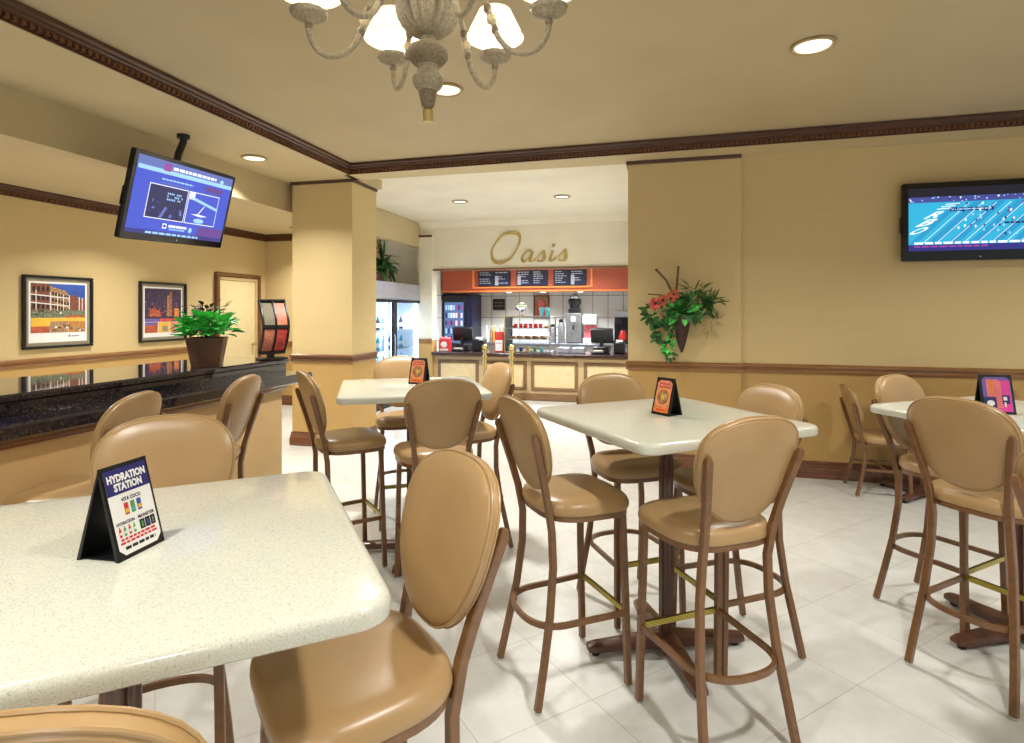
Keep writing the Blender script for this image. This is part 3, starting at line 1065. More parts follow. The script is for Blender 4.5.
def print_hydration(f, m, w, h):
    rnd = random.Random(4)
    x, y = w / 2, h / 2
    cut = .012
    f.shape(m, [(-x + cut, -y), (x - cut, -y), (x, -y + cut), (x, y), (-x, y), (-x, -y + cut)], M['paper'])
    f.rect(m, -x, y - h * .30, x, y, M['navy'], .0004)
    f.text(m, 'HYDRATION', 0, y - h * .15, h * .085, M['paper'], .0008, w * .9, bold=.055)
    f.text(m, 'STATION', 0, y - h * .26, h * .085, M['paper'], .0008, w * .66, bold=.055)
    f.text(m, 'VITA COCO', 0, y - h * .395, h * .042, M['ink'], .0004, w * .46, bold=.045)
    for i, c in enumerate(('red', 'green', 'sky')):
        cx = (-.15 + .15 * i) * w
        f.rect(m, cx - .05 * w, y - h * .56, cx + .05 * w, y - h * .42, M[c], .0004)
        f.rect(m, cx - .04 * w, y - h * .54, cx + .04 * w, y - h * .49, M['yellow'] if i != 1 else M['cyan'], .0008)
    f.text(m, 'HYDRATION', -.24 * w, y - h * .655, h * .036, M['ink'], .0004, w * .42, bold=.045)
    f.text(m, 'MONSTER', .25 * w, y - h * .655, h * .036, M['ink'], .0004, w * .40, bold=.045)
    for i, c in enumerate(('red', 'green', 'flower_r', 'leaf')):
        cx = (-.40 + .11 * i) * w
        f.rect(m, cx - .028 * w, y - h * .79, cx + .028 * w, y - h * .70, M[c], .0004)
        f.rect(m, cx - .014 * w, y - h * .70, cx + .014 * w, y - h * .675, M[c], .0004)
        f.rect(m, cx - .022 * w, y - h * .76, cx + .022 * w, y - h * .73, M['paper'], .0008)
    for i, c in enumerate(('green', 'sky', 'shrub')):
        cx = (.12 + .13 * i) * w
        f.rect(m, cx - .058 * w, y - h * .79, cx + .058 * w, y - h * .675, M['ink'], .0004)
        f.rect(m, cx - .02 * w, y - h * .77, cx + .02 * w, y - h * .70, M[c], .0008)
    for q, c, a in ((.835, 'red', .42), (.875, 'red', .44)):
        bars(f, m, -a * w, a * w, y - h * q, h * .026, M[c], .0004, rnd, 7)
    bars(f, m, -.36 * w, .36 * w, y - h * .945, h * .036, M['ink'], .0004, rnd, 5)

def print_orange(f, m, w, h):
    rnd = random.Random(9)
    x, y = w / 2 - .004, h / 2 - .004
    cut = .014
    f.shape(m, [(-x, -y), (x, -y), (x, y - cut), (x - cut, y), (-x + cut, y), (-x, y - cut)], M['orange2'])
    f.rect(m, -x, -y, x, -y + h * .16, M['orange'], .0004)
    bars(f, m, -x * .7, x * .6, y - h * .13, h * .05, M['flower_r'], .0004, rnd, 3)
    bars(f, m, -x * .75, x * .75, y - h * .22, h * .04, M['red'], .0004, rnd, 4)
    n = 24
    for rr, mm, of in ((.42, 'yellow', .0004), (.36, 'flower_r', .0008), (.30, 'amber', .0012), (.12, 'yellow', .0016)):
        f.shape(m, [(rr * w * math.cos(2 * PI * i / n), -.02 * h + rr * w * 1.05 * math.sin(2 * PI * i / n)) for i in range(n)], M[mm], of)
    for i in range(7):
        a = 2 * PI * i / 7
        f.rect(m, .2 * w * math.cos(a) - .03 * w, -.02 * h + .2 * w * math.sin(a) - .02 * w, .2 * w * math.cos(a) + .03 * w, -.02 * h + .2 * w * math.sin(a) + .02 * w, M[('green', 'red', 'yellow')[i % 3]], .0016)
    bars(f, m, -x * .6, x * .5, -y + h * .05, h * .05, M['red'], .0008, rnd, 3)

def print_pink(f, m, w, h):
    x, y = w / 2 - .003, h / 2 - .003
    cut = .014
    f.shape(m, [(-x, -y), (x, -y), (x, y - cut), (x - cut, y), (-x + cut, y), (-x, y - cut)], M['violet'])
    f.rect(m, -x * .72, -y * .2, x * .2, y * .86, M['pink'], .0004)
    f.rect(m, -x * .55, -y * .02, -x * .2, y * .82, M['orange'], .0008)
    f.rect(m, -x * .05, -y, x * .92, y * .80, M['magenta'], .0008)
    f.rect(m, -x * .15, -y * .8, x * .30, y * .76, M['pink'], .0012)
    f.rect(m, -x, -y, -x * .12, -y * .16, M['navy'], .0012)
    n = 16
    f.shape(m, [(-x * .55 + .13 * w * math.cos(2 * PI * i / n), -y * .52 + .08 * h * math.sin(2 * PI * i / n)) for i in range(n)], M['paper'], .0016)
    f.rect(m, x * .28, -y * .55, x * .80, -y * .05, M['navy'], .0016)
    f.rect(m, x * .36, -y * .35, x * .62, -y * .14, M['paper'], .002)
    f.rect(m, x * .40, -y * .72, x * .52, -y * .45, M['paper'], .002)

def cw(lat, d):
    return (.97093 * lat - .23938 * d, .23938 * lat + .97093 * d)
tent('small tent sign headed HYDRATION STATION on the nearest table', (-1.018, .925), 94, .112, .172, .092, print_hydration)
tent('small black tent sign with an orange print on the table by the pillar', (-1.4837, 3.507), -6, .115, .165, .085, print_orange)
tent('small black tent sign with an orange print on the centre table', (.0513, 2.7369), -42, .105, .165, .09, print_orange)
tent('small tent sign with a pink and purple print on the right hand table', (1.525, 3.14), 2, .132, .175, .085, print_pink)

# ================================================================== TELEVISIONS
def tv(name, label, loc, rot_m, w, h, draw, bez=.03):
    """local frame: x right, z up, screen faces -y"""
    t = thing(name, label, 'television', loc)
    t.rotation_euler = rot_m
    b = MB()
    r0 = [(x, -.03, z) for x, z in rrect(w, h, .012, 3, .004)]
    r1 = [(x, -.024, z) for x, z in rrect(w, h, .014, 3)]
    r2 = [(x, .012, z) for x, z in rrect(w, h, .014, 3)]
    r3 = [(x, .05, z) for x, z in rrect(w * .8, h * .8, .02, 3)]
    b.loft([r0, r1, r2, r3], M['gloss'])
    b.box((-w / 2 - .004, 0, -.02), (.01, .03, .14), M['gloss'], bevel=.003)
    b.build('housing', t)
    mat = frame3((0, -.0315, 0), (1, 0, 0), (0, 0, 1))
    f = flat()
    draw(f, mat, w, h)
    f.build('screen', t)
    b = MB()
    b.lathe([(.006, 0), (.006, .003)], M['chrome'], (0, 0, 0), 10)
    o = b.build('power_badge', t); o.rotation_euler = (R(90), 0, 0); o.location = (0, -.0300, -h / 2 + .03)
    return t

def draw_news(f, m, w, h):
    rnd = random.Random(2)
    x0, x1, y0, y1 = -w / 2 + .032, w / 2 - .032, -h / 2 + .055, h / 2 - .032
    W, H = x1 - x0, y1 - y0
    def X(u): return x0 + u * W
    def Y(v): return y0 + v * H
    f.rect(m, x0, y0, x1, y1, SC['blue'])
    f.rect(m, x0, Y(.88), x1, y1, SC['grey'], .0006)
    f.rect(m, X(.01), Y(.83), x1, Y(.885), SC['lblue'], .0009)
    f.rect(m, X(.24), Y(.87), X(.31), Y(.97), SC['mag'], .0012)
    bars(f, m, X(.33), X(.80), Y(.905), .022, SC['white'], .0012, rnd, 9)
    f.shape(m, [(X(.87) + .022 * math.cos(2 * PI * i / 16), Y(.91) + .02 * math.sin(2 * PI * i / 16)) for i in range(16)], SC['lblue'], .0012)
    bars(f, m, X(.24), X(.56), Y(.75), .012, SC['lblue'], .0009, rnd, 8)
    bars(f, m, X(.24), X(.52), Y(.70), .010, SC['grey'], .0009, rnd, 8)
    f.rect(m, X(.70), Y(.72), X(.90), Y(.80), SC['purple'], .0009)
    # framed panels
    for a, c in ((.14, .525), (.535, .88)):
        f.rect(m, X(a), Y(.22), X(c), Y(.68), SC['white'], .0009)
        f.rect(m, X(a) + .006, Y(.22) + .006, X(c) - .006, Y(.68) - .006, SC['navy'] if a < .3 else SC['blue'], .0014)
    for i in range(9):      # lit windows of the building shot
        for j in range(3):
            if rnd.random() < .8:
                f.rect(m, X(.32 + .018 * i), Y(.49 + .04 * j), X(.331 + .018 * i), Y(.515 + .04 * j), SC['lblue'], .0018)
    for i in range(14):
        px, py = X(rnd.uniform(.16, .5)), Y(rnd.uniform(.24, .45))
        f.rect(m, px, py, px + rnd.uniform(.01, .03), py + rnd.uniform(.01, .03), SC['dblue'] if i % 3 else SC['grey'], .0017)
    f.shape(m, [(X(.27), Y(.24)), (X(.30), Y(.24)), (X(.34), Y(.38)), (X(.32), Y(.40))], SC['grey'], .002)
    f.shape(m, [(X(.55), Y(.58)), (X(.56), Y(.62)), (X(.875), Y(.50)), (X(.875), Y(.46))], SC['lblue'], .0018)
    f.shape(m, [(X(.66), Y(.36)), (X(.67), Y(.36)), (X(.73), Y(.50)), (X(.72), Y(.50))], SC['white'], .0018)
    f.shape(m, [(X(.59), Y(.36)), (X(.67), Y(.37)), (X(.78), Y(.355)), (X(.70), Y(.335))], SC['white'], .0018)
    f.shape(m, [(X(.69) + .06 * math.cos(2 * PI * i / 18), Y(.275) + .02 * math.sin(2 * PI * i / 18)) for i in range(18)], SC['lblue'], .0018)
    f.rect(m, X(.545), Y(.57), X(.60), Y(.68), SC['white'], .0018)
    f.rect(m, X(.33), Y(.10), X(.37), Y(.17), SC['white'], .0009)
    f.rect(m, X(.338), Y(.115), X(.362), Y(.155), SC['dblue'], .0014)
    bars(f, m, X(.39), X(.58), Y(.125), .020, SC['white'], .0009, rnd, 7)
    bars(f, m, X(.40), X(.56), Y(.09), .012, SC['lblue'], .0009, rnd, 6)
    f.shape(m, [(X(.62) + .02 * math.cos(2 * PI * i / 16), Y(.12) + .022 * math.sin(2 * PI * i / 16)) for i in range(16)], SC['lblue'], .0009)
    f.rect(m, x0, y0, x1, Y(.055), SC['dblue'], .0009)
    bars(f, m, X(.18), X(.72), Y(.012), .016, SC['lblue'], .0014, rnd, 9)
    f.rect(m, X(.70), Y(.06), x1, Y(.19), SC['purple'], .0009)

def draw_football(f, m, w, h):
    rnd = random.Random(5)
    x0, x1, y0, y1 = -w / 2 + .045, w / 2 - .04, -h / 2 + .085, h / 2 - .05
    W, H = x1 - x0, y1 - y0
    def X(u): return x0 + u * W
    def Y(v): return y0 + v * H
    f.rect(m, x0, y0, x1, y1, SC['black'])
    yb, yt = .10, .86
    f.rect(m, x0, Y(yb), x1, Y(yt), SC['teal'], .0006)
    f.rect(m, x0, Y(yt - .09), x1, Y(yt), SC['crowd'], .0009)
    for i in range(60):
        px, py = X(rnd.random() * .985), Y(yt - .09 + rnd.random() * .075)
        f.rect(m, px, py, px + rnd.uniform(.005, .018), py + rnd.uniform(.004, .012), SC[('white', 'lblue', 'navy', 'purple')[i % 4]], .0012)
    def line(u, v, du, dv, th, mm, of):
        p = Vector((X(u), Y(v))); q = Vector((X(u + du), Y(v + dv)))
        n = Vector((-(q - p).y, (q - p).x)).normalized() * th
        f.shape(m, [tuple(p - n), tuple(q - n), tuple(q + n), tuple(p + n)], mm, of)
    for i in range(7):       # broad mown bands
        u = -.02 + .145 * i
        a, c = max(u, .0), u + .07
        top = min(c + .33, .999)
        f.shape(m, [(X(a), Y(yb + .01)), (X(min(c, .99)), Y(yb + .01)), (X(top), Y(yt - .10)), (X(min(a + .33, .99)), Y(yt - .10))], SC['teal2'], .0008)
    for i in range(9):
        u = .10 + .095 * i
        L = min(.32, .985 - u)
        line(u, yb + .02, L, .62 * L / .32, .0018, SC['white'], .0012)
    for (s, u, v, r) in (('B', .03, .40, 35), ('R', .085, .52, 35), ('O', -.03, .27, 35)):
        rm = m @ Matrix.Translation((X(u), Y(v), 0)) @ Matrix.Rotation(R(r), 4, 'Z') @ Matrix.Rotation(R(90), 4, 'Z') if False else m @ Matrix.Translation((X(u + .06), Y(v), 0)) @ Matrix(((1, .9, 0, 0), (.12, .55, 0, 0), (0, 0, 1, 0), (0, 0, 0, 1)))
        f.text(rm, s, 0, 0, .11, SC['white'], .0016, width=.105, bold=.02)
    for i in range(3):
        line(.20 + .03 * i, .66 + .035 * i, .10, .012, .0035, SC['white'], .0016)
    bars(f, m, X(.29), X(.60), Y(.62), .030, SC['navy'], .0016, rnd, 6)
    bars(f, m, X(.30), X(.58), Y(.64), .010, SC['lblue'], .002, rnd, 9)
    bars(f, m, X(.66), X(.97), Y(.40), .016, SC['navy'], .0016, rnd, 9)
    for i in range(46):       # players
        u, v = rnd.uniform(.30, .96), rnd.uniform(.22, .72)
        c = SC[('white', 'navy', 'lblue', 'purple')[i % 4]]
        f.shape(m, [(X(u), Y(v)), (X(u) + .008, Y(v)), (X(u) + .012, Y(v) + .016), (X(u) + .004, Y(v) + .024), (X(u) - .004, Y(v) + .012)], c, .0022)
    f.rect(m, x0, Y(.0), x1, Y(.10), SC['dblue'], .0009)
    bars(f, m, X(.04), X(.98), Y(.105), .018, SC['white'], .0024, rnd, 12)
    bars(f, m, X(.04), X(.55), Y(.055), .014, SC['mag'], .0014, rnd, 8)

# hanging set: x right axis, normal and tilt from its place over the bar
yaw, tilt, roll = 1.6453, .2616, .0391
rgt = Vector((math.cos(yaw), math.sin(yaw), 0)); nrm = Vector((math.sin(yaw), -math.cos(yaw), 0))
up = Vector((0, 0, 1)) * math.cos(tilt) + nrm * math.sin(tilt)
r2 = rgt * math.cos(roll) + up * math.sin(roll); u2 = up * math.cos(roll) - rgt * math.sin(roll)
m3 = Matrix((r2, r2.cross(u2) * -1, u2)).transposed()
t = tv('hanging_television', 'black television hung from the ceiling above the bar, blue news picture', (-3.735, 3.922, 2.393), m3.to_euler(), 1.10, .66, draw_news)
b = MB()
inv = (Matrix.Translation((-3.735, 3.922, 2.393)) @ m3.to_4x4()).inverted()
pts = [(-3.80, 4.02, ZL), (-3.80, 4.02, ZL - .06), (-3.83, 4.0, 2.82), (-3.83, 3.97, 2.70), (-3.82, 3.94, 2.55)]
b.tube([inv @ Vector(p) for p in pts], .028, M['black'], 12)
b.tube([inv @ Vector(p) for p in ((-3.80, 4.02, ZL), (-3.80, 4.02, ZL - .03))], .05, M['black'], 16)
b.build('ceiling_mount', t)
tv('wall_television', 'black television on the beige back wall, turquoise football field on screen', (2.645, wy(2.61) - .075, 2.283), Euler((0, 0, ROT)), 1.14, .67, draw_football)
t = [o for o in COL.objects if o.name == 'wall_television'][0]
b = MB(); b.box((0, .06, 0), (.4, .04, .3), M['black'], bevel=.006); b.build('wall_bracket', t)

# ================================================================== FRAMED PICTURES
def picture(label, y0, y1, z0, z1, draw):
    w, h = y1 - y0, z1 - z0
    t = thing('framed_picture', label, 'picture', (-6.198, (y0 + y1) / 2, (z0 + z1) / 2), R(90))
    b = MB()
    fw = .028
    for cx, cz, sx, sz in ((0, h / 2 - fw / 2, w, fw), (0, -h / 2 + fw / 2, w, fw), (-w / 2 + fw / 2, 0, fw, h - 2 * fw), (w / 2 - fw / 2, 0, fw, h - 2 * fw)):
        b.box((cx, -.018, cz), (sx, .036, sz), M['black'], bevel=.005)
    b.build('frame', t)
    b = MB(); b.box((0, -.006, 0), (w - .04, .010, h - .04), M['matgrey']); b.build('mat_board', t)
    f = flat()
    mat = frame3((0, -.0125, 0), (1, 0, 0), (0, 0, 1))
    draw(f, mat, w - .125, h - .125)
    f.build('print', t)
    return t
def draw_hotel(f, m, w, h):
    rnd = random.Random(8)
    x, y = w / 2, h / 2
    f.rect(m, -x, -y, x, y, M['paper'])
    x -= .02; y -= .02; W, H = 2 * x, 2 * y
    X = lambda u: -x + u * W
    Y = lambda v: -y + v * H
    f.rect(m, -x, Y(.40), x, y, M['sky'], .0008)
    f.shape(m, [(X(0), Y(.46)), (X(.34), Y(.46)), (X(.34), Y(1)), (X(0), Y(1))], M['brick'], .0014)
    f.shape(m, [(X(.34), Y(.46)), (X(.70), Y(.46)), (X(.70), Y(.80)), (X(.62), Y(.88)), (X(.34), Y(.96))], M['amber'], .0014)
    f.shape(m, [(X(.70), Y(.46)), (X(1), Y(.46)), (X(1), Y(.74)), (X(.93), Y(.77)), (X(.88), Y(.72)), (X(.82), Y(.82)), (X(.70), Y(.78))], M['brick'], .0014)
    for i in range(6):
        for j in range(3):
            f.rect(m, X(.37 + .055 * i), Y(.56 + .12 * j - .012 * i), X(.405 + .055 * i), Y(.63 + .115 * j - .014 * i), M['ink'], .002)
    for i in range(4):
        for j in range(3):
            f.rect(m, X(.03 + .08 * i), Y(.56 + .15 * j), X(.075 + .08 * i), Y(.65 + .15 * j), M['ink'], .002)
    for u in (.09, .34, .47, .58, .69, .88, .94):
        f.rect(m, X(u) - .004, Y(.48), X(u) + .004, Y(.90 - .14 * u), M['paper'], .0026)
    for v in (.66, .80):
        f.shape(m, [(X(0), Y(v)), (X(.7), Y(v - .06)), (X(.7), Y(v - .045)), (X(0), Y(v + .02))], M['paper'], .0026)
    f.rect(m, -x, Y(.40), x, Y(.53), M['shrub'], .0032)
    for i in range(40):
        px = X(rnd.random() * .96); py = Y(.41 + rnd.random() * .12)
        f.rect(m, px, py, px + .02, py + .016, M[('shrub', 'paper', 'brick')[i % 3 if i % 7 == 0 else 0]], .0036)
    f.rect(m, X(.62), Y(.40), x, Y(.44), M['flower'], .0038)
    f.rect(m, -x, Y(.31), x, Y(.40), M['yellow'], .0038)
    f.rect(m, -x, Y(.14), X(.33), Y(.31), M['flower'], .0038)
    f.rect(m, -x, Y(.25), X(.33), Y(.31), M['yellow'], .0042)
    f.rect(m, X(.345), Y(.14), X(.66), Y(.335), M['amber'], .0042)
    f.rect(m, X(.675), Y(.14), x, Y(.335), M['bun'], .0042)
    for i in range(16):
        px = X(.36 + rnd.random() * .58); py = Y(.15 + rnd.random() * .13)
        f.rect(m, px, py, px + .025, py + .02, M[('paper', 'brick', 'pot')[i % 3]], .0046)
    f.rect(m, X(.68), Y(.05), X(.71), Y(.09), M['violet'], .001)
    bars(f, m, X(.73), X(.88), Y(.055), .012, M['violet'], .001, rnd, 6)
def draw_strip(f, m, w, h):
    rnd = random.Random(18)
    x, y = w / 2, h / 2
    f.rect(m, -x, -y, x, y, M['paper'])
    x -= .02; y -= .02; W, H = 2 * x, 2 * y
    X = lambda u: -x + u * W
    Y = lambda v: -y + v * H
    f.rect(m, -x, Y(.36), x, y, M['night'], .0008)
    f.shape(m, [(X(.12) + 0, Y(.40)), (X(.44), Y(.40)), (X(.40), Y(.53)), (X(.30), Y(.55)), (X(.25), Y(.62)), (X(.22), Y(.55)), (X(.12), Y(.52))], M['flower'], .0014)
    f.shape(m, [(X(.60), Y(.40)), (X(.66), Y(.40)), (X(.66), Y(.86)), (X(.60), Y(.86))], M['amber'], .0014)
    f.shape(m, [(X(.66), Y(.40)), (X(.74), Y(.40)), (X(.74), Y(.95)), (X(.66), Y(.95))], M['brick'], .0014)
    for i in range(14):
        f.rect(m, X(.675), Y(.42 + .037 * i), X(.725), Y(.432 + .037 * i), M['orange2'], .002)
    for i in range(40):
        u = rnd.random() * .97; v = .41 + rnd.random() ** 2 * .30
        f.rect(m, X(u), Y(v), X(u + .02), Y(v + .02), M[('orange', 'yellow', 'red', 'pink')[i % 4]], .0024)
    f.rect(m, X(.80), Y(.40), X(.93), Y(.58), M['orange'], .0022)
    f.rect(m, -x, Y(.29), x, Y(.36), M['violet'], .0028)
    f.rect(m, X(.4), Y(.29), x, Y(.36), M['flower_r'], .0032)
    f.rect(m, -x, Y(.06), X(.34), Y(.28), M['flower'], .0028)
    f.rect(m, -x, Y(.22), X(.30), Y(.28), M['violet'], .0032)
    f.rect(m, X(.36), Y(.06), X(.66), Y(.28), M['yellow'], .0028)
    f.rect(m, X(.46), Y(.08), X(.62), Y(.20), M['matgrey'], .0032)
    f.rect(m, X(.68), Y(.06), x, Y(.28), M['orange2'], .0028)
    bars(f, m, X(.68), X(.88), -y - .004, .012, M['ink'], .001, rnd, 6)
picture('black framed poster of a brick hotel under blue sky on the left wall', 4.487, 5.235, 1.127, 1.89, draw_hotel)
picture('black framed poster of a night skyline on the left wall beside the door', 5.85, 6.587, 1.125, 1.89, draw_strip)

# ================================================================== WALL FLOWERS
def sconce():
    t = thing('wall_flower_basket', 'dark cone basket of greenery and orange flowers hung on the pilaster', 'flower arrangement', (.245, 5.765, 1.13), ROT)
    b = MB()
    b.lathe([(.008, 0), (.03, .06), (.055, .17), (.078, .29), (.088, .33), (.082, .33), (.07, .29)], M['basket'], (0, -.095, 0), 28, flute=.03, fl_n=14)
    b.box((0, -.004, .26), (.05, .01, .12), M['basket'])
    b.build('basket', t)
    rnd = random.Random(21)
    b = MB(); b.keep = True
    def cluster(cx, cz, rx, rz, n, m, L, W, cy=-.12):
        for i in range(n):
            a = rnd.uniform(0, 2 * PI); r = math.sqrt(rnd.random())
            x, z = cx + rx * r * math.cos(a), cz + rz * r * math.sin(a)
            y = cy + rnd.uniform(-.06, .06)
            d = (math.cos(a) + rnd.uniform(-.6, .6), rnd.uniform(-1.1, .2), math.sin(a) * .7 + rnd.uniform(-.6, .5))
            l = rnd.uniform(.7, 1.2)
            leafshape(b, (x, y, z), d, (0, -.7, .7), L * l, W * l, m, .25, .35)
    cluster(.10, .43, .15, .10, 95, M['leaf2'], .085, .048)
    cluster(-.20, .36, .13, .11, 70, M['leaf2'], .075, .040)
    cluster(.02, .38, .13, .06, 40, M['leaf'], .085, .05)
    cluster(.13, .54, .10, .09, 46, M['leaf3'], .10, .018)
    cluster(.25, .46, .08, .09, 30, M['leaf3'], .10, .022)
    cluster(-.17, .19, .07, .09, 40, M['leaf2'], .065, .036)
    cluster(-.13, .06, .03, .07, 22, M['leaf'], .055, .034)
    cluster(-.11, -.03, .04, .02, 10, M['leaf2'], .05, .034)
    cluster(.26, .28, .05, .07, 18, M['vine'], .09, .010)
    for p in ([(-.02, -.1, .32), (-.12, -.13, .30), (-.17, -.12, .16), (-.12, -.1, -.02)], [(.05, -.1, .34), (.2, -.13, .46), (.42, -.1, .50)], [(.05, -.1, .34), (.22, -.12, .40), (.28, -.1, .24)], [(-.03, -.1, .34), (-.09, -.12, .40), (-.085, -.12, .22)]):
        b.tube(p, .004, M['vine'], 5)
    b.build('foliage', t)
    b = MB()
    for p, r in (([(-.03, -.09, .3), (-.08, -.1, .55), (-.14, -.1, .68), (-.23, -.1, .78)], .010), ([(-.03, -.09, .3), (-.05, -.1, .55), (-.03, -.1, .80)], .010), ([(-.05, -.1, .5), (-.17, -.11, .54), (-.30, -.11, .55)], .006)):
        b.tube(p, r, M['twig'], 7)
        b.ball(p[-1], r * 1.3, M['twig'])
    b.build('twigs', t)
    b = MB(); b.keep = True
    for cx, cz, m in ((-.17, .49, M['flower']), (-.10, .51, M['flower']), (-.24, .46, M['flower_r']), (-.07, .54, M['flower'])):
        for i in range(12):
            a = 2 * PI * i / 12
            leafshape(b, (cx, -.16, cz), (math.cos(a), -.5 - .3 * (i % 2), math.sin(a)), (0, -1, 0), .06, .034, m, .2, .3)
        b.ball((cx, -.17, cz), .014, M['leafd'])
    b.build('flowers', t)
sconce()

# ================================================================== GLASS COOLER + plant on it
def cooler():
    t = thing('glass_door_cooler', 'tall glass door drinks cooler glowing blue white under a silver header', 'cooler', (-4.08, 8.62, 0), R(90))
    # local: x along +Y world, -y faces +X world
    W, D, Ht = 2.30, .76, 1.98
    b = MB()
    for x in (-W / 2 + .02, W / 2 - .02):
        b.box((x, D / 2, Ht / 2), (.04, D, Ht), M['white'], bevel=.004)
    b.box((0, D / 2, Ht - .02), (W, D, .04), M['silverpaint'])
    b.box((0, D / 2, .08), (W, D, .16), M['black'])
    b.box((0, D - .02, 1.0), (W - .06, .03, 1.9), M['white'])
    b.build('cabinet', t)
    b = MB(); b.box((0, .0, 1.845), (W, .05, .27), M['silverpaint'], bevel=.01); b.build('header', t)
    b = MB(); b.box((0, D - .05, .95), (W - .1, .01, 1.45), M['coolglow']); b.build('lit_back', t)
    for x in (-W / 2 + .10, -.10, .10, W / 2 - .10):
        b = MB(); b.tube([(x, .09, .22), (x, .09, 1.66)], .024, M['tube'], 10); b.build('light_tube', t)
    for z in (.22, .55, .88, 1.2):
        b = MB(); b.box((0, D / 2, z), (W - .1, D - .25, .012), M['steel']); b.build('shelf', t)
    for k in range(2):
        x0 = -W / 2 + .04 + k * (W - .08) / 2; x1 = x0 + (W - .08) / 2
        b = MB()
        for cx, sx in ((x0 + .03, .06), (x1 - .03, .06)):
            b.box((cx, .0, .93), (sx, .045, 1.54), M['black'], bevel=.004)
        for cz in (.18, 1.68):
            b.box(((x0 + x1) / 2, 0, cz), (x1 - x0, .045, .05), M['black'], bevel=.004)
        dr = b.build('door', t)
        b = MB(); b.box(((x0 + x1) / 2, .005, .93), (x1 - x0 - .08, .006, 1.46), M['glass']); b.build('pane', dr)
        b = MB(); b.tube([(x1 - .05, -.03, .8), (x1 - .05, -.045, .85), (x1 - .05, -.045, 1.1), (x1 - .05, -.03, 1.15)], .009, M['steel'], 8); b.build('handle', dr)
    area('cooler_lamp', (0, .16, 1.62), 2.0, 34, COOL, t, shape='RECTANGLE', size_y=.1)
    return t
cooler()
# bottles on the cooler shelves
def bottle_proto(col, cap, h=.22, r=.034):
    t = thing('drink_bottle', '', 'bottle')
    b = MB(); b.lathe([(r * .9, 0), (r, .01), (r, h * .6), (r * .8, h * .72), (r * .4, h * .84), (r * .4, h * .94)], col, seg=14); b.build('bottle_body', t)
    b = MB(); b.lathe([(r * .45, h * .93), (r * .45, h)], cap, seg=12); b.build('cap', t)
    b = MB(); b.lathe([(r * 1.01, h * .2), (r * 1.03, h * .21), (r * 1.03, h * .5), (r * 1.01, h * .51)], M['paper'], seg=14); b.build('paper_label', t)
    return t
protos = [(bottle_proto(M['sky'], M['white']), 'blue'), (bottle_proto(M['ink'], M['red']), 'dark'), (bottle_proto(M['cyan'], M['white']), 'teal'), (bottle_proto(M['white'], M['sky']), 'white')]
first = [True] * 4
SHELFN = {0: 'bottom', 1: 'second lowest', 2: 'middle', 3: 'second highest', 4: 'top'}
for zi, z in enumerate((.226, .556, .886, 1.206)):
    for k in range(9):
        p = (k * 5 + zi * 3) % 4
        root, cname = protos[p]
        o = root if first[p] else copy_tree(root)
        first[p] = False
        o.location = (-4.36, 7.72 + k * .22, z)
        tag(o, '%s drink bottle in the front row of the %s cooler shelf' % (cname, SHELFN[zi]), 'bottle', '%s bottles on the %s cooler shelf' % (cname, SHELFN[zi]))

def cooler_plant():
    t = thing('potted_fern', 'green leafy plant with red flowers standing on top of the glass cooler', 'plant', (-4.33, 8.66, 1.982))
    t.scale = (1.1, 1.1, 1.12)
    b = MB(); b.lathe([(.09, 0), (.12, .14), (.125, .15), (.11, .15), (.10, .13)], M['pot'], seg=24); b.build('pot', t)
    rnd = random.Random(31)
    b = MB(); b.keep = True
    for i in range(80):
        a = rnd.uniform(0, 2 * PI); el = rnd.uniform(-.5, 1.1)
        r = rnd.uniform(.02, .13)
        leafshape(b, (r * math.cos(a), r * math.sin(a), .15 + rnd.random() * .2), (math.cos(a) * math.cos(el), math.sin(a) * math.cos(el), math.sin(el)), (0, 0, 1), rnd.uniform(.14, .24), rnd.uniform(.05, .08), M['leaf2'], .25, .6)
    for i in range(6):
        a = rnd.uniform(0, 2 * PI)
        leafshape(b, (0, 0, .3), (math.cos(a) * .25, math.sin(a) * .25, 1), (1, 0, 0), .34, .09, M['leaf2'], .2, .1)
    b.build('foliage', t)
    b = MB(); b.keep = True
    for i in range(3):
        cx, cy, cz = .08 * math.cos(2.1 * i), .08 * math.sin(2.1 * i), .38 + .05 * i
        for j in range(10):
            a = 2 * PI * j / 10
            leafshape(b, (cx, cy, cz), (math.cos(a), math.sin(a), .5), (0, 0, 1), .08, .04, M['flower_r'] if i else M['flower'], .2, .2)
    b.build('flowers', t)
cooler_plant()

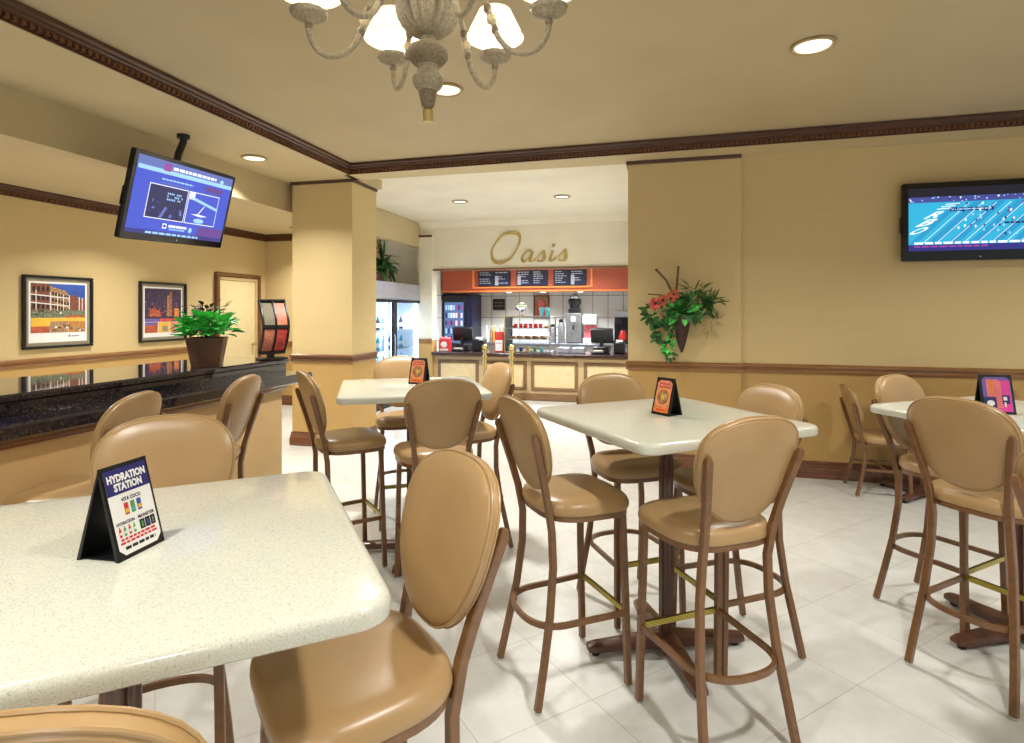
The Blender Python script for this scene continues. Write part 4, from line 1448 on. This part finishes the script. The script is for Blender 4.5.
# ================================================================== OASIS lettering
def lettering():
    t = thing('wall_lettering', 'gold italic letters spelling Oasis on the wall above the serving hatch', 'sign', kp(0, 0, 0), ROT)
    def stroke(b, pts, wmin, wmax, pen=R(40)):
        """calligraphic stroke: width follows a broad nib held at pen angle"""
        n = len(pts)
        L, Rr = [], []
        for i in range(n):
            p = Vector(pts[i]); q = Vector(pts[min(i + 1, n - 1)]) - Vector(pts[max(i - 1, 0)])
            q.normalize()
            k = abs(math.sin(math.atan2(q.y, q.x) - pen))
            w = wmin + (wmax - wmin) * k
            nn = Vector((-q.y, q.x)) * (w / 2)
            L.append(p + nn); Rr.append(p - nn)
        rings = []
        for a, c in zip(L, Rr):
            rings.append([(a.x, 0, a.y), (c.x, 0, c.y), ((c.x * .8 + a.x * .2), -.030, (c.y * .8 + a.y * .2)), ((a.x * .8 + c.x * .2), -.030, (a.y * .8 + c.y * .2))])
        b.loft(rings, M['gold'])
    def spline(ctrl, n=8, closed=False):
        out = []
        m = len(ctrl)
        rng = m if closed else m - 1
        for i in range(rng):
            g = (lambda k: ctrl[k % m]) if closed else (lambda k: ctrl[max(0, min(m - 1, k))])
            p0, p1, p2, p3 = g(i - 1), g(i), g(i + 1), g(i + 2)
            for s in range(n):
                u = s / n
                out.append(tuple(.5 * (2 * p1[c] + (p2[c] - p0[c]) * u + (2 * p0[c] - 5 * p1[c] + 4 * p2[c] - p3[c]) * u * u + (3 * p1[c] - p0[c] - 3 * p2[c] + p3[c]) * u ** 3) for c in (0, 1)))
        out.append(ctrl[0] if closed else ctrl[-1])
        return out
    S = .17 / 8.53 / 1.0 * 1.0     # metres per zoom pixel: 120 px wide view over 1024
    mpp = 9.87 / 580 * 120 / 1024
    def G(x, y):                    # picture of the sign -> wall coordinates
        return ((x - 470) * mpp * 1.0, 0)
    def C(pts): return [(-1.02 + 1.013 * x * mpp + .055, 2.262 + (398 - y) * mpp + .0022 * (x * mpp) ) for x, y in pts]
    b = MB()
    O = [(300, 108), (235, 165), (190, 240), (190, 310), (225, 350), (285, 352), (360, 310), (415, 230), (435, 160), (420, 112), (370, 98)]
    stroke(b, spline(C(O), 8, True), .018, .068, R(62))
    b.build('letter_o', t)
    b = MB()
    stroke(b, spline(C([(540, 268), (505, 258), (470, 285), (450, 325), (465, 348), (495, 335), (525, 295), (542, 268)])), .02, .05, R(50))
    stroke(b, spline(C([(545, 265), (525, 315), (520, 345), (545, 345), (575, 322)])), .018, .055, R(20))
    b.build('letter_a', t)
    def ess(x0):
        b = MB()
        stroke(b, spline(C([(x0 + 0, 318), (x0 + 30, 290), (x0 + 55, 262)])), .014, .02)
        stroke(b, spline(C([(x0 + 55, 262), (x0 + 62, 300), (x0 + 58, 335), (x0 + 30, 350), (x0 + 5, 340)])), .02, .06, R(0))
        b.build('letter_s', t)
    ess(580)
    b = MB()
    stroke(b, spline(C([(715, 262), (700, 305), (690, 340), (712, 348), (745, 325)])), .018, .055, R(20))
    stroke(b, C([(712, 222), (722, 218), (728, 206)]), .05, .06)
    b.build('letter_i', t)
    ess(762)
lettering()

# ================================================================== SERVING COUNTER
def serving_counter():
    t = thing('serving_counter', 'serving counter with dark worktop and cream panelled front under the hatch', 'counter', kp(0, 0, 0), ROT)
    b = MB()
    b.box(((U0 + U1) / 2, .35, .36), (U1 - U0, .62, .72), M['stile'])
    b.build('cabinet_body', t)
    b = MB()
    b.box(((U0 + U1) / 2, .30, .775), (U1 - U0, .80, .05), M['counter'], bevel=.012)
    b.box(((U0 + U1) / 2, .0, .735), (U1 - U0, .06, .03), M['bevel'], bevel=.008)
    b.build('worktop', t)
    for u0, u1 in ((-1.60, -.84), (-.74, .02), (.10, .90), (1.0, 1.80)):
        b = MB()
        z0, z1 = .17, .66
        b.box(((u0 + u1) / 2, .042, (z0 + z1) / 2), (u1 - u0 - .06, .02, z1 - z0 - .06), M['panelc'])
        pn = b.build('panel', t)
        b = MB()
        bw = .055
        for cx, cz, sx, sz in (((u0 + u1) / 2, z0 + bw / 2, u1 - u0, bw), ((u0 + u1) / 2, z1 - bw / 2, u1 - u0, bw), (u0 + bw / 2, (z0 + z1) / 2, bw, z1 - z0 - 2 * bw), (u1 - bw / 2, (z0 + z1) / 2, bw, z1 - z0 - 2 * bw)):
            b.box((cx, .030, cz), (sx, .03, sz), M['bevel'], bevel=.01)
        b.build('panel_moulding', pn)
    b = MB(); b.box(((U0 + U1) / 2, .025, .06), (U1 - U0, .05, .12), M['bevel'], bevel=.012); b.build('plinth', t)
serving_counter()

# back counter in the kitchen
t = thing('back_counter', 'steel work counter along the tiled kitchen wall', 'counter', kp(0, 2.0, 0), ROT)
b = MB(); b.box((.35, 0, .42), (3.5, .62, .84), M['steel'], bevel=.006); b.build('cabinet_body', t)
b = MB(); b.box((.35, 0, .86), (3.5, .66, .04), M['worksteel'], bevel=.01); b.build('worktop', t)

# fascia and menu boards
t = thing('menu_fascia', 'red orange wooden fascia carrying the menu boards above the kitchen', 'fascia', kp(0, 1.6, 0), ROT)
b = MB(); b.box((0, .1, 2.25), (4.3, .2, .70), M['redwood']); b.build('board', t)
b = MB()
b.box((-.26, -.012, 1.99), (2.4, .03, .035), M['orange'], bevel=.006)
b.box((-1.47, -.012, 2.25), (.04, .03, .55), M['orange'], bevel=.006)
b.box((.93, -.012, 2.25), (.04, .03, .55), M['orange'], bevel=.006)
b.box((0, -.005, 1.915), (4.3, .03, .03), M['orange'], bevel=.006)
b.build('menu_frame', t)
for i, u in enumerate((-.9, -.2, .55)):
    for k in (0,):
        fx = MB(); fx.lathe([(.05, 1.897), (.055, 1.892), (.04, 1.888)], M['lens_k'], (u + .15, .1, 0), 16)
        fx.build('spot_lens', t)
        area('fascia_lamp', (u + .15, .1, 1.884), .09, 6, (1, .97, .92), t)
def menu(u0, u1, lab, seed):
    w, h = u1 - u0, .31
    t = thing('menu_board', lab, 'menu board', kp((u0 + u1) / 2, 1.585, 2.17), ROT, 'menu boards above the kitchen')
    b = MB(); b.box((0, 0, 0), (w, .03, h), M['black'], bevel=.004); b.build('frame', t)
    f = flat(); rnd = random.Random(seed)
    m = frame3((0, -.0165, 0), (1, 0, 0), (0, 0, 1))
    for s in (-1, 1):
        cx = s * w / 4
        f.rect(m, cx - w / 4 + .012, -h / 2 + .012, cx + w / 4 - .012, h / 2 - .012, M['menunavy'])
        for j in range(6):
            yy = h / 2 - .045 - j * .042
            if rnd.random() < .8:
                x0 = cx - w / 4 + .03
                bars(f, m, x0, x0 + (w / 2 - .07) * rnd.uniform(.45, 1), yy, .017, M['silverpaint'], .0015, rnd, 3)
        if seed % 2 == (s > 0):
            f.rect(m, cx - w / 4 + .02, -h / 2 + .02, cx - w / 4 + .09, h / 2 - .1, M['silverpaint'], .002)
    f.build('menu_print', t)
menu(-1.36, -.69, 'left of three dark blue menu boards above the kitchen', 3)
menu(-.56, .07, 'middle of three dark blue menu boards above the kitchen', 6)
menu(.19, .83, 'right of three dark blue menu boards above the kitchen', 7)

# ------------------------------------------------------------------ things in the kitchen
ZT, ZB = .80, .88
def kthing(name, lab, cat, u, s, z, rz=0, group=None):
    return thing(name, lab, cat, kp(u, s, z), ROT + R(rz), group)
# upright drinks fridge
t = kthing('drinks_fridge', 'tall dark blue drinks fridge with lit glass front at the kitchen left', 'fridge', -1.86, 1.95, 0)
b = MB(); b.box((0, .05, .94), (.66, .60, 1.86), M['menunavy'], bevel=.015); b.build('cabinet', t)
b = MB(); b.box((-.06, -.262, 1.28), (.50, .03, .96), M['black'], bevel=.008); dr = b.build('door', t)
f = flat(); m = frame3((-.06, -.2785, 1.28), (1, 0, 0), (0, 0, 1))
f.rect(m, -.21, -.42, .21, .42, SC['cola'])
rnd = random.Random(12)
for j in range(5):
    for i in range(7):
        f.rect(m, -.19 + i * .056, -.38 + j * .16, -.15 + i * .056, -.28 + j * .16, SC[('white', 'mag', 'navy', 'lblue')[rnd.randrange(4)]], .001)
f.build('lit_glass', dr)
b = MB(); b.box((-.06, -.262, 1.80), (.56, .03, .09), M['ink'], bevel=.004); b.build('header', t)
# notice, picture
t = kthing('wall_notice', 'small black notice on the white kitchen tiles', 'notice', -1.15, 2.345, 1.66)
b = MB(); b.box((0, -.008, 0), (.27, .016, .24), M['black'], bevel=.004); b.build('board', t)
f = flat(); m = frame3((0, -.0165, 0), (1, 0, 0), (0, 0, 1)); bars(f, m, -.1, .1, .03, .018, M['matgrey'], 0, random.Random(1), 3); bars(f, m, -.1, .1, -.04, .018, M['matgrey'], 0, random.Random(2), 3); f.build('notice_print', t)
t = kthing('framed_picture', 'wood framed red picture on the kitchen tiles above the display case', 'picture', -.215, 2.345, 1.61)
b = MB()
for cx, cz, sx, sz in ((0, .23, .34, .03), (0, -.23, .34, .03), (-.155, 0, .03, .43), (.155, 0, .03, .43)):
    b.box((cx, -.015, cz), (sx, .03, sz), M['wood'], bevel=.005)
b.build('frame', t)
f = flat(); m = frame3((0, -.010, 0), (1, 0, 0), (0, 0, 1))
f.rect(m, -.14, -.215, .14, .215, M['amber']); f.rect(m, -.10, -.2, .08, .12, M['flower_r'], .001)
f.shape(m, [(.07 * math.cos(2 * PI * i / 14) - .01, .06 + .08 * math.sin(2 * PI * i / 14)) for i in range(14)], M['pink'], .002)
f.build('print', t)
# display case
t = kthing('display_case', 'glass pastry display case with chrome edges on the serving counter', 'display case', .01, .36, ZT)
W, D, Hh = .80, .50, .62
b = MB()
for x in (-W / 2, W / 2):
    for y in (-D / 2, D / 2):
        b.box((x, y, Hh / 2), (.018, .018, Hh), M['chrome'])
for z in (.01, Hh):
    for y in (-D / 2, D / 2): b.box((0, y, z), (W, .018, .018), M['chrome'])
    for x in (-W / 2, W / 2): b.box((x, 0, z), (.018, D, .018), M['chrome'])
b.box((-W / 2 - .02, .05, Hh / 2), (.02, D * .8, Hh), M['black'])
b.build('frame', t)
for z in (.012, .23, .42):
    b = MB(); b.box((0, 0, z), (W - .03, D - .03, .008), M['white'] if z < .1 else M['steel']); b.build('shelf', t)
b = MB(); b.box((0, -D / 2 + .006, Hh / 2), (W - .02, .005, Hh - .02), M['glass']); b.build('front_pane', t)
b = MB(); b.box((0, 0, Hh - .004), (W - .02, D - .02, .006), M['glass']); b.build('top_pane', t)
area('case_lamp', (0, 0, Hh - .03), 0.7, 1.2, COOL, t, shape='RECTANGLE', size_y=.3)
def put(name, lab, cat, grp, poss, proto_fn):
    p = None
    for q in poss:
        if p is None:
            p = proto_fn(); o = p
        else:
            o = copy_tree(p)
        o.location = q
        o.rotation_euler.z = ROT
        tag(o, lab, cat, grp)
def bun_p():
    t = thing('pastry', '', 'pastry')
    b = MB(); b.ball((0, 0, .025), .042, M['bun'], (1.2, 1, .62)); b.build('crust', t)
    return t
put('pastry', 'golden pastry on the middle shelf of the display case', 'pastry', 'pastries on the middle display shelf', [kp(.01 - .28 + .14 * i, .22, ZT + .235) for i in range(5)] + [kp(.01 - .21 + .14 * i, .36, ZT + .235) for i in range(4)], bun_p)
put('pastry', 'golden pastry on the upper shelf of the display case', 'pastry', 'pastries on the upper display shelf', [kp(.01 - .28 + .19 * i, .34, ZT + .425) for i in range(4)], bun_p)
def cup_p(m):
    def f():
        t = thing('yogurt_cup', '', 'cup')
        b = MB(); b.lathe([(.026, 0), (.036, .075)], m, seg=16); b.build('cup_body', t)
        b = MB(); b.lathe([(.038, .075), (.038, .081)], M['paper'], seg=16); b.build('lid', t)
        return t
    return f
put('yogurt_cup', 'red yogurt cup on the upper shelf of the display case', 'cup', 'red cups on the upper display shelf', [kp(.01 - .22 + .088 * i, .19, ZT + .425) for i in range(6)], cup_p(M['red']))
for i, (cn, mm) in enumerate((('violet', 'violet'), ('dark blue', 'navy'), ('yellow', 'yellow'), ('green', 'green'), ('teal', 'cyan'))):
    put('yogurt_cup', '%s pot on the bottom shelf of the display case' % cn, 'cup', None, [kp(.01 - .25 + .12 * i, .20, ZT + .017)], cup_p(M[mm]))
# fruit bowl, stacked cups on the case
t = kthing('fruit_bowl', 'footed bowl of green fruit standing on the display case', 'bowl', -.15, .36, ZT + .633)
b = MB(); b.lathe([(.05, 0), (.052, .006), (.012, .014), (.010, .07), (.03, .085), (.10, .11), (.135, .14), (.13, .143), (.09, .12), (.01, .1)], M['chrome'], seg=28); b.build('bowl', t)
def fruit_p():
    t = thing('green_fruit', '', 'fruit')
    b = MB(); b.ball((0, 0, .03), .042, M['fruitg'], (1.35, 1, .85)); b.build('skin', t)
    b = MB(); b.tube([(.05, 0, .035), (.065, 0, .045)], .004, M['twig'], 6); b.build('stem', t)
    return t
put('green_fruit', 'green fruit heaped in the footed bowl', 'fruit', 'fruit in the bowl', [kp(-.15 + dx, .36 + dy, ZT + .633 + dz) for dx, dy, dz in ((-.05, 0, .125), (.05, .02, .125), (0, -.045, .13), (.0, .02, .172))], fruit_p)
def pc_p():
    t = thing('paper_cup_stack', '', 'cups')
    b = MB(); b.lathe([(.028, 0), (.042, .11), (.044, .112), (.042, .115), (.043, .127), (.045, .13), (.043, .133), (.044, .145), (.046, .148)], M['cyan'], seg=18); b.build('cups', t)
    return t
put('paper_cup_stack', 'stack of teal paper cups on the display case right end', 'cups', 'teal cup stacks on the display case', [kp(.22 + .1 * i, .32, ZT + .633) for i in range(2)], pc_p)
# counter terminals
def terminal(lab, u, s, rz, z=ZT, tall=.42):
    t = kthing('order_terminal', lab, 'terminal', u, s, z, rz)
    b = MB(); b.box((0, 0, .06), (.26, .26, .12), M['black'], bevel=.02); b.build('base', t)
    b = MB(); b.tube([(0, .04, .12), (0, .05, .22)], .035, M['black'], 12); b.build('neck', t)
    b = MB(); b.box((0, 0, .30), (.38, .07, .26), M['black'], rot=(R(-14), 0, 0), bevel=.015); sc = b.build('screen_housing', t)
    b = MB(); b.box((0, .0, .0), (.12, .05, .02), M['gloss']); o = b.build('card_slot', sc); o.location = (.13, -.03, .30)
terminal('black order terminal at the left end of the serving counter', -1.28, .45, 180)
terminal('black order terminal at the right end of the serving counter', 1.26, .38, 176)
def printer(lab, u, s, w=.22, h=.2):
    t = kthing('receipt_printer', lab, 'printer', u, s, ZT)
    b = MB(); b.box((0, 0, h / 2), (w, .22, h), M['black'], bevel=.02); b.build('housing', t)
    b = MB(); b.box((0, -.02, h + .012), (w * .6, .012, .04), M['paper'], rot=(R(-20), 0, 0)); b.build('paper_roll_end', t)
printer('black receipt printer right of the left order terminal', -.94, .38, .22, .22)
printer('black receipt printer right of the right order terminal', 1.56, .36, .18, .20)
printer('small black box at the far right end of the serving counter', 1.76, .40, .13, .15)
t = kthing('keypad', 'small keypad in front of the left order terminal', 'keypad', -1.26, .13, ZT)
b = MB(); b.box((0, 0, .03), (.2, .12, .05), M['ink'], rot=(R(12), 0, 0), bevel=.01); b.build('housing', t)
b = MB(); b.box((0, -.012, .056), (.15, .07, .01), M['matgrey'], rot=(R(12), 0, 0)); b.build('keys', t)
t = kthing('keypad', 'small keypad in front of the right order terminal', 'keypad', 1.22, .12, ZT)
b = MB(); b.box((0, 0, .03), (.22, .12, .05), M['ink'], rot=(R(12), 0, 0), bevel=.01); b.build('housing', t)
b = MB(); b.box((0, -.012, .056), (.15, .07, .01), M['matgrey'], rot=(R(12), 0, 0)); b.build('keys', t)
# candy box, red stand
t = kthing('sweets_box', 'red and white sweets box at the left end of the serving counter', 'box', -1.53, .2, ZT)
b = MB(); b.box((0, 0, .10), (.20, .13, .20), M['red'], bevel=.006); b.build('carton', t)
f = flat(); m = frame3((0, -.0665, .1), (1, 0, 0), (0, 0, 1))
f.shape(m, [(.06 * math.cos(2 * PI * i / 16), .02 + .055 * math.sin(2 * PI * i / 16)) for i in range(16)], M['paper']); f.rect(m, -.08, -.09, .08, -.055, M['paper']); f.build('carton_print', t)
b = MB(); b.box((0, 0, .225), (.19, .12, .05), M['pink'], bevel=.015); b.build('wrapped_sweets', t)
t = kthing('counter_sign', 'red and white card sign standing left of the display case', 'sign', -.52, .22, ZT)
b = MB(); b.box((0, 0, .18), (.16, .05, .36), M['red'], bevel=.006); b.build('holder', t)
f = flat(); m = frame3((0, -.0265, .12), (1, 0, 0), (0, 0, 1)); f.rect(m, -.065, -.1, .065, .09, M['paper']); f.rect(m, -.06, .14, .06, .21, M['flower_r']); bars(f, m, -.05, .05, .03, .012, M['ink'], .001, random.Random(3), 3); f.build('card', t)
# sauce bottles at the back
def sb(m):
    def f():
        t = thing('syrup_bottle', '', 'bottle')
        b = MB(); b.lathe([(.034, 0), (.036, .01), (.036, .2), (.016, .26), (.014, .31)], m, seg=14); b.build('bottle_body', t)
        b = MB(); b.lathe([(.017, .31), (.017, .335)], M['white'], seg=12); b.build('cap', t)
        return t
    return f
for i, (cn, mm) in enumerate((('pale', 'white'), ('amber', 'amber'), ('yellow', 'yellow'), ('red capped pink', 'pink'), ('green', 'green'))):
    put('syrup_bottle', '%s syrup bottle on the back counter right of the drinks fridge' % cn, 'bottle', 'syrup bottles on the back counter' if 0 else None, [kp(-1.30 + .09 * i, 1.95 + .05 * (i % 2), ZB)], sb(M[mm]))
# coffee grinder / brewer tower
t = kthing('coffee_tower', 'tall silver coffee machine with black hopper top on the back counter', 'coffee machine', .54, 2.0, ZB)
b = MB(); b.box((0, 0, .30), (.30, .34, .60), M['steel'], bevel=.02); b.build('body', t)
b = MB(); b.box((0, 0, .64), (.22, .26, .10), M['black'], bevel=.015); b.build('control_head', t)
b = MB(); b.lathe([(.10, .69), (.10, .76), (.12, .78), (.135, .86), (.12, .88), (.10, .89)], M['black'], seg=24); b.build('hopper_collar', t)
b = MB(); b.lathe([(.10, .89), (.105, .93), (.07, .97), (.03, .99), (.01, 1.0)], M['chrome'], seg=24); b.build('hopper_lid', t)
b = MB(); b.box((0, -.175, .48), (.09, .02, .09), M['paper']); b.build('dial_panel', t)
b = MB(); b.tube([(0, -.17, .36), (0, -.21, .33), (0, -.21, .27)], .018, M['black'], 10); b.build('spout', t)
for i, du in enumerate((.12, .30)):
    t = kthing('thermos_jug', ('taller' if i else 'shorter') + ' silver thermos jug left of the coffee machine', 'jug', du - .0, 1.86 - .06 * i, ZB)
    h = .36 + .1 * i
    b = MB(); b.lathe([(.065, 0), (.07, .02), (.07, h * .7), (.045, h * .9)], M['steel'], seg=22); b.build('body', t)
    b = MB(); b.lathe([(.046, h * .9), (.048, h), (.02, h + .02)], M['black'], seg=18); b.build('lid', t)
    b = MB(); b.tube([(-.065, 0, h * .7), (-.12, 0, h * .65), (-.12, 0, h * .35), (-.07, 0, h * .3)], .009, M['black'], 8); b.build('handle', t)
t = kthing('juice_dispenser', 'white and pink juice dispenser on the back counter', 'dispenser', .86, 1.95, ZB)
b = MB(); b.box((0, .03, .05), (.27, .30, .1), M['white'], bevel=.01); b.box((0, .12, .30), (.27, .12, .5), M['white'], bevel=.01); b.build('body', t)
b = MB(); b.box((0, -.02, .47), (.27, .24, .20), M['white'], bevel=.02); b.build('head', t)
b = MB(); b.box((0, .04, .22), (.25, .06, .26), M['pink'], bevel=.01); b.build('print_panel', t)
for x in (-.07, .07):
    b = MB(); b.tube([(x, -.1, .37), (x, -.1, .30)], .014, M['red'], 8); b.build('tap', t)
t = kthing('coffee_brewer', 'filter coffee brewer at the right end of the kitchen, red jug on it', 'coffee machine', 1.48, 2.0, ZB)
b = MB(); b.box((0, 0, .03), (.34, .36, .06), M['black'], bevel=.01); b.box((0, .12, .33), (.32, .1, .56), M['black'], bevel=.01); b.build('body', t)
b = MB(); b.box((0, -.02, .58), (.34, .34, .14), M['steel'], bevel=.02); b.build('head', t)
b = MB(); b.lathe([(.08, .38), (.09, .5), (.09, .51)], M['black'], (-.06, -.05, 0), 18); b.build('filter_basket', t)
t = kthing('carafe', 'red lidded jug standing on the filter coffee brewer', 'jug', 1.50, 1.92, ZB + .062)
b = MB(); b.lathe([(.07, 0), (.085, .06), (.06, .16), (.045, .20)], M['jug'], seg=20); b.build('body', t)
b = MB(); b.lathe([(.047, .2), (.05, .22), (.02, .23)], M['black'], seg=16); b.build('lid', t)
b = MB(); b.tube([(.06, -.02, .17), (.12, -.03, .16), (.12, -.03, .06), (.085, -.02, .05)], .008, M['black'], 8); b.build('handle', t)
def tray_p():
    t = thing('cup_sleeve_box', '', 'box')
    b = MB(); b.box((0, 0, .05), (.2, .16, .1), M['silverpaint'], bevel=.01); b.build('carton', t)
    return t
put('cup_sleeve_box', 'pale low box on the serving counter right of the display case', 'box', 'pale boxes by the display case', [kp(.62, .3, ZT), kp(.88, .3, ZT)], tray_p)

# ------------------------------------------------------------------ brass queue posts
def post_p():
    t = thing('queue_post', '', 'post')
    b = MB(); b.lathe([(.15, 0), (.155, .012), (.14, .024), (.05, .036), (.026, .06)], M['brass'], seg=30); b.build('base', t)
    b = MB(); b.lathe([(.036, .05), (.036, .83), (.052, .84), (.052, .87)], M['brass'], seg=20); b.build('pole', t)
    b = MB(); b.ball((0, 0, .915), .055, M['brass']); b.build('finial', t)
    b = MB(); b.lathe([(.038, .74), (.056, .745), (.056, .775), (.038, .78)], M['brass'], seg=18); b.build('rope_ring', t)
    return t
p = post_p(); p.location = kp(-.62, -.30, 0); tag(p, 'left of two slim brass queue posts in front of the serving counter', 'post', 'brass queue posts')
q = copy_tree(p); q.location = kp(-.13, -.40, 0); q['label'] = 'right of two slim brass queue posts in front of the serving counter'
